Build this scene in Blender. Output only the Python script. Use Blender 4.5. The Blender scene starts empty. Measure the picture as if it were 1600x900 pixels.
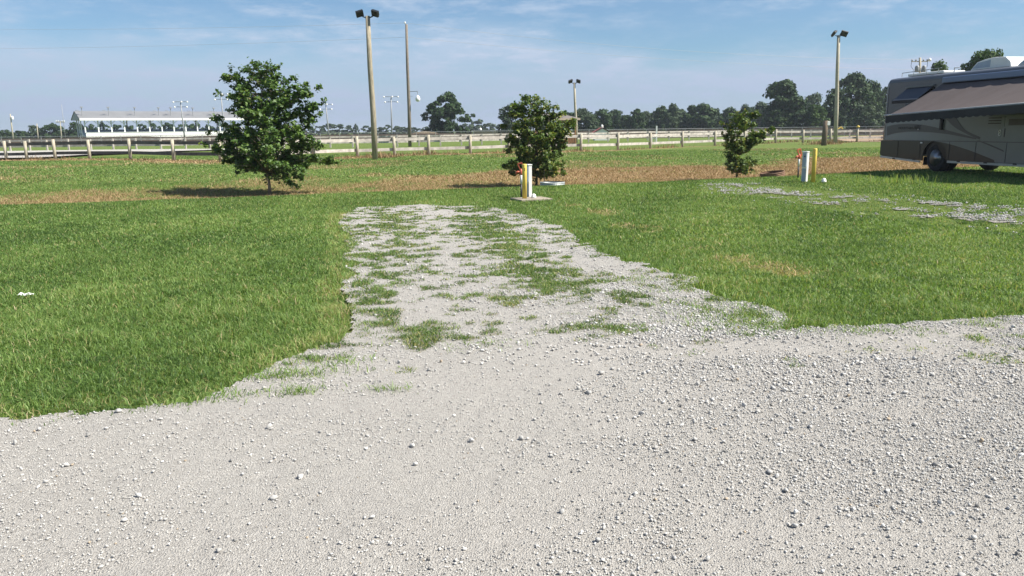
import bpy, bmesh, math, random
import numpy as np
from mathutils import Matrix, Vector
sc = bpy.context.scene
COL = sc.collection
rng = np.random.default_rng(7)
random.seed(7)
PI = math.pi
# ------------------------------------------------------------------ camera model
F = 1180.0; PITCH = math.atan(247/F); ROLL = math.radians(0.7); EYE = 1.65
Fw = np.array([0, math.cos(PITCH), -math.sin(PITCH)]); R0 = np.array([1., 0, 0]); U0 = np.array([0, math.sin(PITCH), math.cos(PITCH)])
Rt = R0*math.cos(ROLL)-U0*math.sin(ROLL); Up = U0*math.cos(ROLL)+R0*math.sin(ROLL)
EYEP = np.array([0, 0, EYE])
def ray(px, py): return Fw+Rt*(px-800)/F+Up*(450-py)/F
def G(px, py, z=0.):
    d = ray(px, py); return EYEP+d*((z-EYE)/d[2])
def at(px, py, y):
    d = ray(px, py); return EYEP+d*(y/d[1])
cam = bpy.data.cameras.new('camera'); cam.sensor_width = 36; cam.lens = F/1600*36; cam.clip_start = .05; cam.clip_end = 9000
co = bpy.data.objects.new('camera', cam); COL.objects.link(co)
co.matrix_world = Matrix(((Rt[0], Up[0], -Fw[0], 0), (Rt[1], Up[1], -Fw[1], 0), (Rt[2], Up[2], -Fw[2], EYE), (0, 0, 0, 1)))
sc.camera = co
# ------------------------------------------------------------------ noise, terrain
def _h(i, j, s):
    n = (i.astype(np.int64)*374761393+j.astype(np.int64)*668265263+s*1274126177) & 0xffffffff
    n = ((n ^ (n >> 13))*1274126177) & 0xffffffff
    return ((n ^ (n >> 16)) & 0xffff)/65535.0
def vn(x, y, s=0):
    x = np.asarray(x, float); y = np.asarray(y, float)
    i = np.floor(x); j = np.floor(y); u = x-i; v = y-j
    u = u*u*(3-2*u); v = v*v*(3-2*v)
    return (_h(i, j, s)*(1-u)+_h(i+1, j, s)*u)*(1-v)+(_h(i, j+1, s)*(1-u)+_h(i+1, j+1, s)*u)*v
def fbm(x, y, s=0, o=4):
    t = 0; a = .5; x = np.asarray(x, float); y = np.asarray(y, float)
    for k in range(o):
        t = t+a*vn(x*2**k+17*k, y*2**k-9*k, s+k); a *= .5
    return t/(1-.5**o)
def ss(a, b, x):
    t = np.clip((np.asarray(x, float)-a)/(b-a), 0, 1); return t*t*(3-2*t)
def crest(x):
    return 22.9+.285*x+2.2*ss(9, 15, x)
def hz(x, y):
    x = np.asarray(x, float); y = np.asarray(y, float)
    s = y-crest(x)
    ditch = -.30*ss(-.8, 2.4, s)*(1-.9*ss(3.3, 8.5, s)-.1*ss(8, 16, s))
    und = (fbm(x*.11+3, y*.11, 5, 3)-.5)*.16*ss(7, 14, y)
    rise = .10*ss(10, 22, y)*(1-ss(22, 40, y))
    return ditch+und+rise*0
def inside(poly, x, y):
    poly = np.asarray(poly)[:, :2]; c = np.zeros(x.shape, bool); n = len(poly)
    for k in range(n):
        x0, y0 = poly[k]; x1, y1 = poly[(k+1) % n]
        if y0 == y1: continue
        t = ((y0 > y) != (y1 > y)) & (x < (x1-x0)*(y-y0)/(y1-y0)+x0)
        c ^= t
    return c
def Gs(*pts): return [G(a, b)[:2] for a, b in pts]
ROAD = [(-40, -11), (-14, .15)]+Gs((0, 667), (100, 652), (200, 645), (300, 630), (370, 606), (440, 578), (560, 585), (700, 580), (850, 575), (1000, 560), (1130, 535), (1220, 522), (1300, 513), (1400, 511), (1500, 503), (1600, 498))+[(20, 8.3), (40, 11), (40, -11)]
DRIVE = Gs((440, 580), (500, 545), (542, 510), (550, 450), (548, 400), (546, 365), (533, 338), (560, 323), (650, 319), (760, 321), (800, 328), (860, 348), (905, 380), (960, 405), (1020, 427), (1070, 437), (1110, 457), (1160, 472), (1225, 497), (1240, 530), (1000, 620), (600, 620))
PATCH = Gs((1090, 286), (1220, 291), (1420, 312), (1600, 326), (1700, 330), (1750, 375), (1600, 366), (1480, 352), (1330, 336), (1190, 308), (1100, 300))
def warp(x, y, a=.12):
    return x+(fbm(x*2.2, y*2.2, 31)-.5)*2*a+(vn(x*9, y*9, 33)-.5)*.08, y+(fbm(x*2.2+50, y*2.2, 32)-.5)*2*a+(vn(x*9, y*9, 34)-.5)*.08
def m_road(x, y): a, b = warp(x, y, .10); return inside(ROAD, a, b)
def m_drive(x, y): a, b = warp(x, y, .22); return inside(DRIVE, a, b) & ~inside(ROAD, *warp(x, y, .10))
def p_soft(x, y):   # how much gravel still shows in the overgrown neighbouring pad
    a, b = warp(x, y, .6); c = 0
    for q in range(6): c = c+inside(PATCH, a+.55*math.cos(q*PI/3), b+.8*math.sin(q*PI/3))/6.
    n = fbm(x*1.3, y*2.2, 41, 5)*.55+.45*fbm(x*6, y*8, 43, 3)
    return ss(.50, .64, n+.10*(c-1)+.05*ss(7, 12, x)-.015)*ss(.1, .7, c)
def m_patch(x, y): return p_soft(x, y) > .62
def relief(x, y):
    return .010+.022*(fbm(x*.7, y*.9, 11, 3)-.3)+.008*fbm(x*4, y*4, 12, 3)+.008*vn(x*17, y*17, 13)+.007*vn(x*37, y*37, 14)
def weed_amount(x, y):
    # centre strip and mottled growth, given in the driveway's own length
    t = np.clip((y-6.0)/10, 0, 1)
    cxl = np.interp(y, [5, 7, 9, 11, 13, 16], [.35, .40, .35, .0, -.35, -.75])
    strip = np.exp(-((x-cxl)/.42)**2)*ss(6.6, 8.5, y)*(1-ss(14.7, 16, y)*.6)
    lft = np.exp(-((x+1.35-(-.11*(y-6)))/.55)**2)*.20*ss(6.2, 8, y)
    front = np.exp(-((x+.55)/.75)**2)*np.exp(-((y-5.75)/.38)**2)*.42
    rgt = np.exp(-((x-2.05)/.5)**2)*np.exp(-((y-6.15)/.33)**2)*.75
    rgt2 = np.exp(-((x-1.25)/.6)**2)*np.exp(-((y-6.9)/.6)**2)*.22
    return strip*.54+lft+front+rgt+rgt2+.40*ss(5.3, 6.3, y)
def weed_d(x, y):
    n = .36*fbm(x*1.4+9, y*1.5, 71, 4)+.64*fbm(x*5.6+9, y*6.2, 74, 4); n = (n-.5)*3.1+.5
    am = weed_amount(x, y)*np.where(inside(DRIVE, x, y), 1, .55)
    return ss(.50, .98, n*.66+am*.60)
# ------------------------------------------------------------------ materials
def newmat(name):
    m = bpy.data.materials.new(name); m.use_nodes = True; nt = m.node_tree
    return m, nt, nt.nodes['Principled BSDF'], nt.nodes['Material Output']
def nd(nt, t, **kw):
    n = nt.nodes.new(t)
    for k, v in kw.items():
        if isinstance(v, tuple) and k == 'inp': pass
        setattr(n, k, v)
    return n
def setin(n, **kw):
    for k, v in kw.items(): n.inputs[k.replace('_', ' ')].default_value = v
def mixc(nt, fac, a, b, blend='MIX'):
    m = nt.nodes.new('ShaderNodeMix'); m.data_type = 'RGBA'; m.blend_type = blend
    for s, v in ((0, fac), (6, a), (7, b)):
        if hasattr(v, 'is_output'): nt.links.new(v, m.inputs[s])
        else: m.inputs[s].default_value = v if s == 0 else (*v, 1)
    return m.outputs[2]
def noise(nt, scale, detail=3, rough=.6, vec=None, dim='3D'):
    n = nt.nodes.new('ShaderNodeTexNoise'); n.inputs['Scale'].default_value = scale; n.inputs['Detail'].default_value = detail; n.inputs['Roughness'].default_value = rough
    if vec is not None: nt.links.new(vec, n.inputs['Vector'])
    return n.outputs['Fac']
def ramp(nt, v, stops):
    r = nt.nodes.new('ShaderNodeValToRGB'); nt.links.new(v, r.inputs[0]); e = r.color_ramp.elements
    while len(e) < len(stops): e.new(.5)
    for k, (p, c) in enumerate(stops):
        e[k].position = p; e[k].color = (*c, 1) if len(c) == 3 else c
    return r.outputs[0]
def coord(nt, kind='Object'):
    t = nt.nodes.new('ShaderNodeTexCoord'); return t.outputs[kind]
def bump(nt, b, h, strength=.4, dist=.01):
    n = nt.nodes.new('ShaderNodeBump'); n.inputs['Strength'].default_value = strength; n.inputs['Distance'].default_value = dist
    nt.links.new(h, n.inputs['Height']); nt.links.new(n.outputs[0], b.inputs['Normal'])
def paint(name, col, rough=.5, var=.25, scale=4, metal=0, bmp=0, bscale=40, stretch=None, spec=.5):
    m, nt, b, o = newmat(name)
    v = coord(nt)
    if stretch:
        mp = nt.nodes.new('ShaderNodeMapping'); mp.inputs['Scale'].default_value = stretch; nt.links.new(v, mp.inputs[0]); v = mp.outputs[0]
    f = noise(nt, scale, 5, .65, v)
    c = tuple(col)
    lo = tuple(x*(1-var) for x in c); hi = tuple(min(1, x*(1+var*.8)) for x in c)
    nt.links.new(ramp(nt, f, [(.3, lo), (.7, hi)]), b.inputs['Base Color'])
    setin(b, Roughness=rough, Metallic=metal); b.inputs['Specular IOR Level'].default_value = spec
    if bmp: bump(nt, b, noise(nt, bscale, 4, .6, v), bmp)
    return m
def attrmat(name, stops, attr='tint', rough=.6, trans=0, tcol=None, spec=.3, bmp=0):
    m, nt, b, o = newmat(name)
    a = nt.nodes.new('ShaderNodeAttribute'); a.attribute_name = attr
    c = ramp(nt, a.outputs['Fac'], stops)
    nt.links.new(c, b.inputs['Base Color']); setin(b, Roughness=rough); b.inputs['Specular IOR Level'].default_value = spec
    if trans:
        t = nt.nodes.new('ShaderNodeBsdfTranslucent'); nt.links.new(mixc(nt, 1., c, tcol or (1.2, 1.25, .6), 'MULTIPLY'), t.inputs[0])
        mx = nt.nodes.new('ShaderNodeMixShader'); mx.inputs[0].default_value = trans
        nt.links.new(b.outputs[0], mx.inputs[1]); nt.links.new(t.outputs[0], mx.inputs[2]); nt.links.new(mx.outputs[0], o.inputs[0])
    if bmp: bump(nt, b, noise(nt, 150, 3, .6, coord(nt)), bmp, .004)
    return m
M = {}
M['wood'] = paint('weathered_wood', (.31, .27, .20), .85, .45, 3, bmp=.5, bscale=12, stretch=(6, 6, .7), spec=.2)
M['postwood'] = paint('grey_post_wood', (.40, .36, .28), .85, .4, 5, bmp=.5, bscale=14, stretch=(5, 5, .8), spec=.2)
M['darkwood'] = paint('dark_wood', (.16, .125, .09), .9, .4, 5, bmp=.5, bscale=14, stretch=(5, 5, .8), spec=.2)
M['darkpole'] = paint('weathered_dark_pole', (.20, .17, .14), .9, .35, 5, bmp=.5, bscale=14, stretch=(5, 5, .8), spec=.2)
M['brownwood'] = paint('brown_wood', (.25, .14, .07), .85, .35, 5, spec=.2)
M['board'] = paint('flaking_white_board', (.46, .42, .375), .8, .38, 2.6, bmp=.2, spec=.2)
M['greyshadeboard'] = paint('bare_grey_board_with_shade', (.33, .31, .28), .85, .35, 2.6, bmp=.2, spec=.2)  # bare grey wood, with shade of the turned-away runs put into the colour
M['shadeboard'] = paint('weathered_board_with_shade', (.12, .112, .105), .85, .35, 2.6, bmp=.2, spec=.2)  # unpainted grey wood darkened further to carry the left run's shade
M['white'] = paint('white_paint', (.78, .77, .74), .5, .06, 3)
M['whitemetal'] = paint('white_metal', (.72, .73, .74), .4, .08, 3)
M['roofmetal'] = paint('grey_roof_metal', (.20, .20, .203), .5, .12, .5, metal=.0)
M['galv'] = paint('galvanised_steel', (.36, .38, .38), .5, .25, 8, metal=.3)
M['rust'] = paint('rusty_steel', (.20, .12, .08), .8, .5, 7, metal=.2, spec=.2)
M['black'] = paint('black_metal', (.010, .010, .011), .5, .3, 6)
M['grey'] = paint('grey_metal', (.25, .26, .27), .5, .2, 6)
M['yellow'] = paint('yellow_paint', (.72, .52, .10), .55, .18, 5)
M['orange'] = paint('orange_red_paint', (.46, .10, .05), .5, .2, 8)
M['bluegrey'] = paint('grey_enamel_and_shade', (.36, .42, .50), .45, .08, 5)  # also paints the shade on the pedestals' left side
M['concrete'] = paint('concrete', (.29, .25, .20), .9, .3, 7, bmp=.4, spec=.2)
M['plastic'] = paint('white_plastic', (.80, .78, .75), .4, .06, 5)
M['paper'] = paint('white_paper', (.78, .80, .78), .7, .06, 9)
M['red'] = paint('dull_red_metal', (.30, .07, .05), .6, .2, 2)
M['tan'] = paint('tan_wall', (.42, .34, .26), .8, .15, 1)
M['dirt'] = paint('dirt_mound', (.30, .22, .15), .95, .3, .5, spec=.1)
M['shingle'] = paint('grey_shingle', (.17, .15, .14), .9, .3, 6, spec=.2)
M['bark'] = paint('bark', (.13, .10, .075), .95, .4, 7, bmp=.7, bscale=22, stretch=(4, 4, 1), spec=.1)
M['palebark'] = paint('pale_bark', (.26, .21, .16), .95, .4, 7, bmp=.7, bscale=22, stretch=(4, 4, 1), spec=.1)
M['leaf'] = attrmat('maple_leaves', [(0, (.034, .070, .018)), (.5, (.084, .155, .033)), (.85, (.155, .235, .050)), (1, (.23, .255, .065))], trans=.28, spec=.35, rough=.5)
M['leaf_y'] = attrmat('yellowing_leaves', [(0, (.034, .066, .016)), (.45, (.085, .145, .03)), (.72, (.18, .22, .045)), (1, (.36, .30, .07))], trans=.28, spec=.35, rough=.5)
M['farleaf'] = attrmat('far_foliage', [(0, (.020, .042, .016)), (.6, (.040, .075, .024)), (1, (.075, .11, .034))], trans=.15, spec=.15)
M['farleaf2'] = attrmat('grey_green_foliage', [(0, (.035, .058, .030)), (.6, (.06, .090, .045)), (1, (.10, .13, .06))], trans=.15, spec=.15)
M['farleaf3'] = attrmat('bright_foliage', [(0, (.030, .060, .014)), (.6, (.060, .11, .024)), (1, (.10, .155, .035))], trans=.2, spec=.15)
M['grass'] = attrmat('grass_blades', [(0, (.056, .107, .027)), (.3, (.120, .210, .048)), (.6, (.220, .328, .088)), (.82, (.335, .39, .14)), (.93, (.40, .335, .16)), (1, (.48, .39, .23))], trans=.40, tcol=(1.2, 1.2, .6), spec=.3, rough=.5)
M['straw'] = attrmat('dry_straw', [(0, (.15, .095, .048)), (.5, (.33, .225, .12)), (1, (.52, .39, .23))], trans=.12, spec=.15, rough=.75)
M['stone'] = attrmat('crushed_limestone', [(0, (.14, .136, .128)), (.12, (.32, .311, .294)), (.6, (.46, .446, .420)), (.93, (.60, .585, .555)), (1, (.38, .31, .23))], rough=.9, spec=.15, bmp=.2)
# gravel surface
def gravelmat(name, tone=1.):
    m, nt, b, o = newmat(name)
    v = coord(nt)
    f1 = noise(nt, 1.1, 4, .6, v); f2 = noise(nt, 55, 6, .8, v)
    vo = nt.nodes.new('ShaderNodeTexVoronoi'); vo.inputs['Scale'].default_value = 120; vo.inputs['Detail'].default_value = 2.0; vo.inputs['Randomness'].default_value = 1.; nt.links.new(v, vo.inputs['Vector'])
    sep = nt.nodes.new('ShaderNodeSeparateColor'); nt.links.new(vo.outputs['Color'], sep.inputs[0])
    c1 = ramp(nt, f1, [(.3, tuple(x*tone for x in (.265, .250, .230))), (.7, tuple(x*tone for x in (.345, .328, .304)))])
    c2 = mixc(nt, .72, c1, ramp(nt, sep.outputs[0], [(0, (.15, .143, .135)), (.3, (.28, .267, .25)), (.8, (.37, .353, .33)), (1, (.47, .455, .43))]))
    c3 = mixc(nt, .35, c2, ramp(nt, f2, [(.30, (.14, .132, .122)), (.6, (.40, .382, .356))]))
    c3 = mixc(nt, 1., c3, (1.15, 1.135, 1.11), 'MULTIPLY')
    so_ = nt.nodes.new('ShaderNodeAttribute'); so_.attribute_name = 'dry'
    sf = nt.nodes.new('ShaderNodeMath'); sf.operation = 'MULTIPLY'; sf.inputs[1].default_value = .62; nt.links.new(so_.outputs['Fac'], sf.inputs[0])
    c3 = mixc(nt, sf.outputs[0], c3, ramp(nt, f2, [(.35, (.05, .045, .022)), (.6, (.15, .125, .07))]))
    nt.links.new(c3, b.inputs['Base Color']); setin(b, Roughness=.95); b.inputs['Specular IOR Level'].default_value = .12
    ad = nt.nodes.new('ShaderNodeMath'); ad.operation = 'SUBTRACT'; nt.links.new(f2, ad.inputs[0]); nt.links.new(vo.outputs['Distance'], ad.inputs[1])
    bump(nt, b, ad.outputs[0], .9, .010)
    return m
M['gravel'] = gravelmat('gravel')
M['gravel_far'] = gravelmat('track_gravel', .8)
# ground with grass soil, straw by attribute
def groundmat():
    m, nt, b, o = newmat('turf')
    v = coord(nt)
    a = nt.nodes.new('ShaderNodeAttribute'); a.attribute_name = 'dry'
    n1 = noise(nt, .35, 4, .6, v); n2 = noise(nt, 5, 5, .7, v); n3 = noise(nt, 45, 4, .7, v)
    g = ramp(nt, n1, [(.3, (.085, .135, .028)), (.7, (.135, .190, .044))])
    g = mixc(nt, .5, g, ramp(nt, n2, [(.3, (.07, .110, .024)), (.7, (.16, .20, .055))]))
    g = mixc(nt, .45, g, ramp(nt, n3, [(.3, (.04, .060, .016)), (.55, (.13, .17, .044)), (.8, (.24, .23, .095))]))
    d = ramp(nt, n2, [(.25, (.16, .10, .050)), (.6, (.33, .22, .118)), (.8, (.46, .33, .19))])
    d = mixc(nt, .4, d, ramp(nt, n3, [(.3, (.13, .075, .035)), (.7, (.50, .36, .19))]))
    nt.links.new(mixc(nt, a.outputs['Fac'], g, d), b.inputs['Base Color'])
    setin(b, Roughness=.95); b.inputs['Specular IOR Level'].default_value = .08
    ad = nt.nodes.new('ShaderNodeMath'); ad.operation = 'ADD'; nt.links.new(n2, ad.inputs[0]); nt.links.new(n3, ad.inputs[1])
    bump(nt, b, ad.outputs[0], .8, .05)
    return m
M['turf'] = groundmat()
# ------------------------------------------------------------------ mesh helpers
def props(o, label=None, cat=None, group=None, kind=None):
    if label: o['label'] = label
    if cat: o['category'] = cat
    if group: o['group'] = group
    if kind: o['kind'] = kind
    return o
def empty(name, loc=(0, 0, 0), rz=0, label=None, cat=None, group=None):
    o = bpy.data.objects.new(name, None); COL.objects.link(o); o.location = tuple(float(c) for c in loc); o.rotation_euler = (0, 0, rz); o.empty_display_size = .1
    return props(o, label, cat, group)
class MB:
    def __init__(s): s.v = []; s.f = []
    def add(s, vs, fs):
        n = len(s.v); s.v += [tuple(map(float, p)) for p in vs]; s.f += [tuple(n+i for i in f) for f in fs]; return s
    def box(s, c, d, rz=0, tilt=None):
        x, y, z = [k/2 for k in d]
        P = [(-x, -y, -z), (x, -y, -z), (x, y, -z), (-x, y, -z), (-x, -y, z), (x, -y, z), (x, y, z), (-x, y, z)]
        m = Matrix.Rotation(rz, 3, 'Z')
        if tilt is not None: m = m @ Matrix.Rotation(tilt[1], 3, tilt[0])
        P = [tuple(m @ Vector(p)+Vector(c)) for p in P]
        return s.add(P, [(0, 3, 2, 1), (4, 5, 6, 7), (0, 1, 5, 4), (1, 2, 6, 5), (2, 3, 7, 6), (3, 0, 4, 7)])
    def bar(s, a, b, w, h):   # rectangular bar from a to b, h vertical
        a = Vector(a); b = Vector(b); t = (b-a).normalized(); up = Vector((0, 0, 1)) if abs(t.z) < .95 else Vector((0, 1, 0))
        r = t.cross(up).normalized()*w/2; u = r.cross(t).normalized()*h/2
        P = [a-r-u, a+r-u, a+r+u, a-r+u, b-r-u, b+r-u, b+r+u, b-r+u]
        return s.add(P, [(3, 2, 1, 0), (4, 5, 6, 7), (0, 1, 5, 4), (1, 2, 6, 5), (2, 3, 7, 6), (3, 0, 4, 7)])
    def tube(s, pts, rs, n=8, caps=True):
        pts = [Vector(p) for p in pts]
        if not hasattr(rs, '__len__'): rs = [rs]*len(pts)
        rings = []; prev = None
        for k, p in enumerate(pts):
            t = (pts[min(k+1, len(pts)-1)]-pts[max(k-1, 0)]).normalized()
            if prev is None:
                up = Vector((0, 0, 1)) if abs(t.z) < .9 else Vector((1, 0, 0)); r = t.cross(up).normalized()
            else: r = (prev-t*prev.dot(t)).normalized()
            prev = r; u = t.cross(r)
            rings.append([p+(r*math.cos(2*PI*i/n)+u*math.sin(2*PI*i/n))*rs[k] for i in range(n)])
        vs = [q for R in rings for q in R]; fs = []
        for k in range(len(pts)-1):
            for i in range(n): fs.append((k*n+i, k*n+(i+1) % n, (k+1)*n+(i+1) % n, (k+1)*n+i))
        if caps: fs.append(tuple(reversed(range(n)))); fs.append(tuple((len(pts)-1)*n+i for i in range(n)))
        return s.add(vs, fs)
    def lathe(s, c, prof, n=16, axis='Z'):
        vs = []; fs = []
        for r, h in prof:
            for i in range(n):
                a = 2*PI*i/n; q = (r*math.cos(a), r*math.sin(a), h)
                if axis == 'Y': q = (q[0], q[2], q[1])
                vs.append((c[0]+q[0], c[1]+q[1], c[2]+q[2]))
        for k in range(len(prof)-1):
            for i in range(n): fs.append((k*n+i, k*n+(i+1) % n, (k+1)*n+(i+1) % n, (k+1)*n+i))
        if prof[0][0] > 1e-4: fs.append(tuple(reversed(range(n))))
        if prof[-1][0] > 1e-4: fs.append(tuple((len(prof)-1)*n+i for i in range(n)))
        return s.add(vs, fs)
    def prism(s, poly, y0, y1):   # polygon in xz, extruded along y
        n = len(poly); vs = [(p[0], y0, p[1]) for p in poly]+[(p[0], y1, p[1]) for p in poly]
        return s.add(vs, [tuple(range(n)), tuple(reversed(range(n, 2*n)))]+[(i, i+n, (i+1) % n+n, (i+1) % n) for i in range(n)])
    def build(s, name, m, parent=None, smooth=False, bevel=0, loc=None):
        me = bpy.data.meshes.new(name); me.from_pydata(s.v, [], s.f)
        bm = bmesh.new(); bm.from_mesh(me); bmesh.ops.recalc_face_normals(bm, faces=bm.faces[:])
        bm.to_mesh(me); bm.free()
        me.materials.append(m)
        if smooth:
            for p in me.polygons: p.use_smooth = True
        o = bpy.data.objects.new(name, me); COL.objects.link(o)
        if parent: o.parent = parent
        if loc is not None: o.location = tuple(map(float, loc))
        if bevel:
            b = o.modifiers.new('bevel', 'BEVEL'); b.width = bevel; b.segments = 2; b.limit_method = 'ANGLE'
        return o
def arrmesh(name, V, T, m, parent=None, tint=None, attr='tint', smooth=False, loc=None):
    V = np.ascontiguousarray(V, np.float32); T = np.ascontiguousarray(T, np.int32); k = T.shape[1]
    me = bpy.data.meshes.new(name); me.vertices.add(len(V)); me.vertices.foreach_set('co', V.ravel())
    me.loops.add(T.size); me.loops.foreach_set('vertex_index', T.ravel())
    me.polygons.add(len(T)); me.polygons.foreach_set('loop_start', np.arange(0, T.size, k, dtype=np.int32)); me.polygons.foreach_set('loop_total', np.full(len(T), k, np.int32))
    if smooth: me.polygons.foreach_set('use_smooth', np.ones(len(T), bool))
    me.update(calc_edges=True)
    if tint is not None:
        a = me.attributes.new(attr, 'FLOAT', 'POINT'); a.data.foreach_set('value', np.ascontiguousarray(tint, np.float32))
    me.materials.append(m)
    o = bpy.data.objects.new(name, me); COL.objects.link(o)
    if parent: o.parent = parent
    if loc is not None: o.location = tuple(map(float, loc))
    return o
# ------------------------------------------------------------------ ground sheets
def axis(lo, hi, step, far, g=1.25):
    a = list(np.arange(lo, hi+step/2, step)); s = step; x = a[-1]
    while x < far: s *= g; x += s; a.append(x)
    s = step; x = a[0]; b = []
    while x > -far: s *= g; x -= s; b.append(x)
    return np.array(b[::-1]+a)
def gridmesh(name, xs, ys, zf, m, mask=None, attr=None, loc=None):
    X, Y = np.meshgrid(xs, ys); Z = zf(X, Y); V = np.stack([X, Y, Z], -1).reshape(-1, 3)
    nx = len(xs); ny = len(ys); I = (np.arange(ny-1)[:, None]*nx+np.arange(nx-1)[None]).ravel()
    Q = np.stack([I, I+1, I+1+nx, I+nx], 1)
    if mask is not None: Q = Q[mask.ravel()]
    u, inv = np.unique(Q, return_inverse=True); V = V[u]; Q = inv.reshape(Q.shape)
    t = None if attr is None else attr(V[:, 0], V[:, 1])
    return arrmesh(name, V, Q, m, None, t, 'dry', True)
def straw_mask(x, y):
    s = y-crest(x); x = np.asarray(x, float)
    w = np.interp(x, [-30, -15, -9, 0, 8, 30], [4, 4.5, 7, 9.5, 9.5, 8.5])
    n = (fbm(x*.35, y*.35, 21, 4)-.5)
    band = ss(.3, 1.4, s+n*1.5)*(1-ss(-.9, .9, s-w+n*7))
    str_ = np.interp(x, [-20, -12, -9, -3, 4, 30], [.75, .7, .45, .7, .95, 1.0])
    band = np.clip(band*str_*ss(.28, .55, fbm(x*.8, y*.8, 22, 4)+.22*str_), 0, 1)
    # strip along the fence foot
    fx, fy = FEN[:, 0], FEN[:, 1]
    d = np.interp(x, fx, fy)-y
    st = ss(-1.5, -.4, d)*(1-ss(.6, 2.6+1.6*np.exp(-((x+16)/9)**2), d+n*5))*.9*np.interp(x, [-40, -28, -10, 14, 20, 40], [.8, .9, 1, .8, .25, .25])
    # dry far half-bleached slope
    sl = .20*ss(.45, .75, fbm(x*.25, y*.3, 24, 4))*ss(6, 12, s)*(1-ss(26, 32, s))
    # thatch clumps in the right lawn
    return np.clip(np.maximum(np.maximum(band, st), sl), 0, 1)
fpx = [(-75, 56.5), (5, 54), (37, 53), (82, 52), (136, 51), (200, 50), (268, 47.8), (341, 45.8), (415, 46), (488, 48.5), (557, 51), (615, 52), (669, 53), (734, 54), (795, 55.5), (855, 57), (908, 58), (966, 61), (1017, 64.5), (1067, 67.5), (1118, 70), (1165, 73.5), (1213, 77), (1256, 78), (1299, 78.5), (1341, 79), (1386, 79.5), (1432, 80)]
FEN = np.array([at(p, 203-.0122*(p-800), d)[:2] for p, d in fpx])
xs = axis(-44, 44, .4, 4200); ys = axis(-8, 84, .4, 4200)
ground = gridmesh('ground', xs, ys, lambda x, y: np.where((np.abs(x) < 90) & (y < 150) & (y > -30), hz(x, y), 0)-.0, M['turf'], attr=straw_mask)
props(ground, kind='structure')
gx = np.concatenate([np.arange(-40, -4.6, .35), np.arange(-4.6, 6.6, .034), np.arange(6.6, 40, .35)]); gy = np.concatenate([np.arange(-9, 1.6, .3), np.arange(1.6, 9, .03), np.arange(9, 17.6, .07)])
cx = (gx[:-1]+gx[1:])/2; cy = (gy[:-1]+gy[1:])/2; CX, CY = np.meshgrid(cx, cy)
RM = m_road(CX, CY); DM = m_drive(CX, CY)
zroad = lambda x, y: hz(x, y)+relief(x, y)
props(gridmesh('gravel_road', gx, gy, zroad, M['gravel'], RM), kind='structure')
props(gridmesh('driveway', gx, gy, zroad, M['gravel'], DM, weed_d), kind='structure')
px_ = np.arange(5, 17, .07); py_ = np.arange(10, 24, .07); PX, PY = np.meshgrid((px_[:-1]+px_[1:])/2, (py_[:-1]+py_[1:])/2)
props(gridmesh('gravel_path', px_, py_, lambda x, y: hz(x, y)+.012+.012*vn(x*8, y*8, 3), M['gravel'], m_patch(PX, PY), lambda x, y: np.clip(1.25-p_soft(x, y)*1.0+.5*(fbm(x*3, y*4, 47, 4)-.5), .1, 1)), kind='structure')
def flat(name, pts, z, m):
    p = [(a[0], a[1], z) for a in pts]; mb = MB(); mb.add(p, [tuple(range(len(p)))]); o = mb.build(name, m); return props(o, kind='structure')
flat('gravel_track', Gs((-160, 240), (0, 238.5), (100, 237), (200, 235.8), (300, 235), (400, 234.6), (400, 235.6), (330, 236.8), (260, 239), (190, 242), (130, 245), (60, 249.5), (0, 250.5), (-160, 258)), .16, M['gravel_far'])
flat('dirt_track', Gs((1302, 215.5), (1320, 213.5), (1420, 211), (1520, 210), (1520, 222), (1420, 222.5), (1330, 222), (1306, 219.5)), .06, M['dirt'])
# ------------------------------------------------------------------ grass, straw, stones
def blades(x, y, z, h, w, tint, lean, bend, far=False):
    n = len(x); a = rng.uniform(0, 2*PI, n); la = rng.uniform(0, 2*PI, n)
    dx, dy = np.cos(a)*w/2, np.sin(a)*w/2
    lx, ly = np.cos(la)*lean*h, np.sin(la)*lean*h
    b = np.stack([x, y, z], 1)
    r = np.stack([dx, dy, np.zeros(n)], 1)
    if far:
        tip = b+np.stack([lx, ly, h*np.sqrt(np.maximum(.05, 1-lean**2))], 1)
        V = np.stack([b-r, b+r, tip], 1).reshape(-1, 3); T = np.arange(3*n).reshape(n, 3); return V, T, np.repeat(tint, 3)
    up = h*np.sqrt(np.maximum(.08, 1-lean**2))
    mid = b+np.stack([lx*.4, ly*.4, up*.62], 1)
    tip = b+np.stack([lx*(1+bend), ly*(1+bend), up*(1-.35*bend)], 1)
    V = np.stack([b-r, b+r, mid+r*.75, mid-r*.75, tip], 1).reshape(-1, 3)
    o = (np.arange(n)*5)[:, None]
    T = np.concatenate([o+[0, 1, 2], o+[0, 2, 3], o+[3, 2, 4]], 0)
    return V, T, np.repeat(tint, 5)
def cat(L):
    V = []; T = []; C = []; k = 0
    for v, t, c in L: V.append(v); T.append(t+k); C.append(c); k += len(v)
    return np.concatenate(V), np.concatenate(T), np.concatenate(C)
def scatter(y0, y1, dens, marg=1.12, xmax=99):
    A = (y1-y0)*2*min(xmax, .69*y1*marg+1.5); n = int(A*dens); W = min(xmax, .69*y1*marg+1.5)
    y = rng.uniform(y0, y1, n); x = rng.uniform(-W, W, n)
    k = np.abs(x) < .69*y*marg+1.5
    return x[k], y[k]
CLIP = Gs((900, 318), (1010, 362), (1090, 385), (1160, 405), (1240, 430))   # thatch row in the lawn
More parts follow.
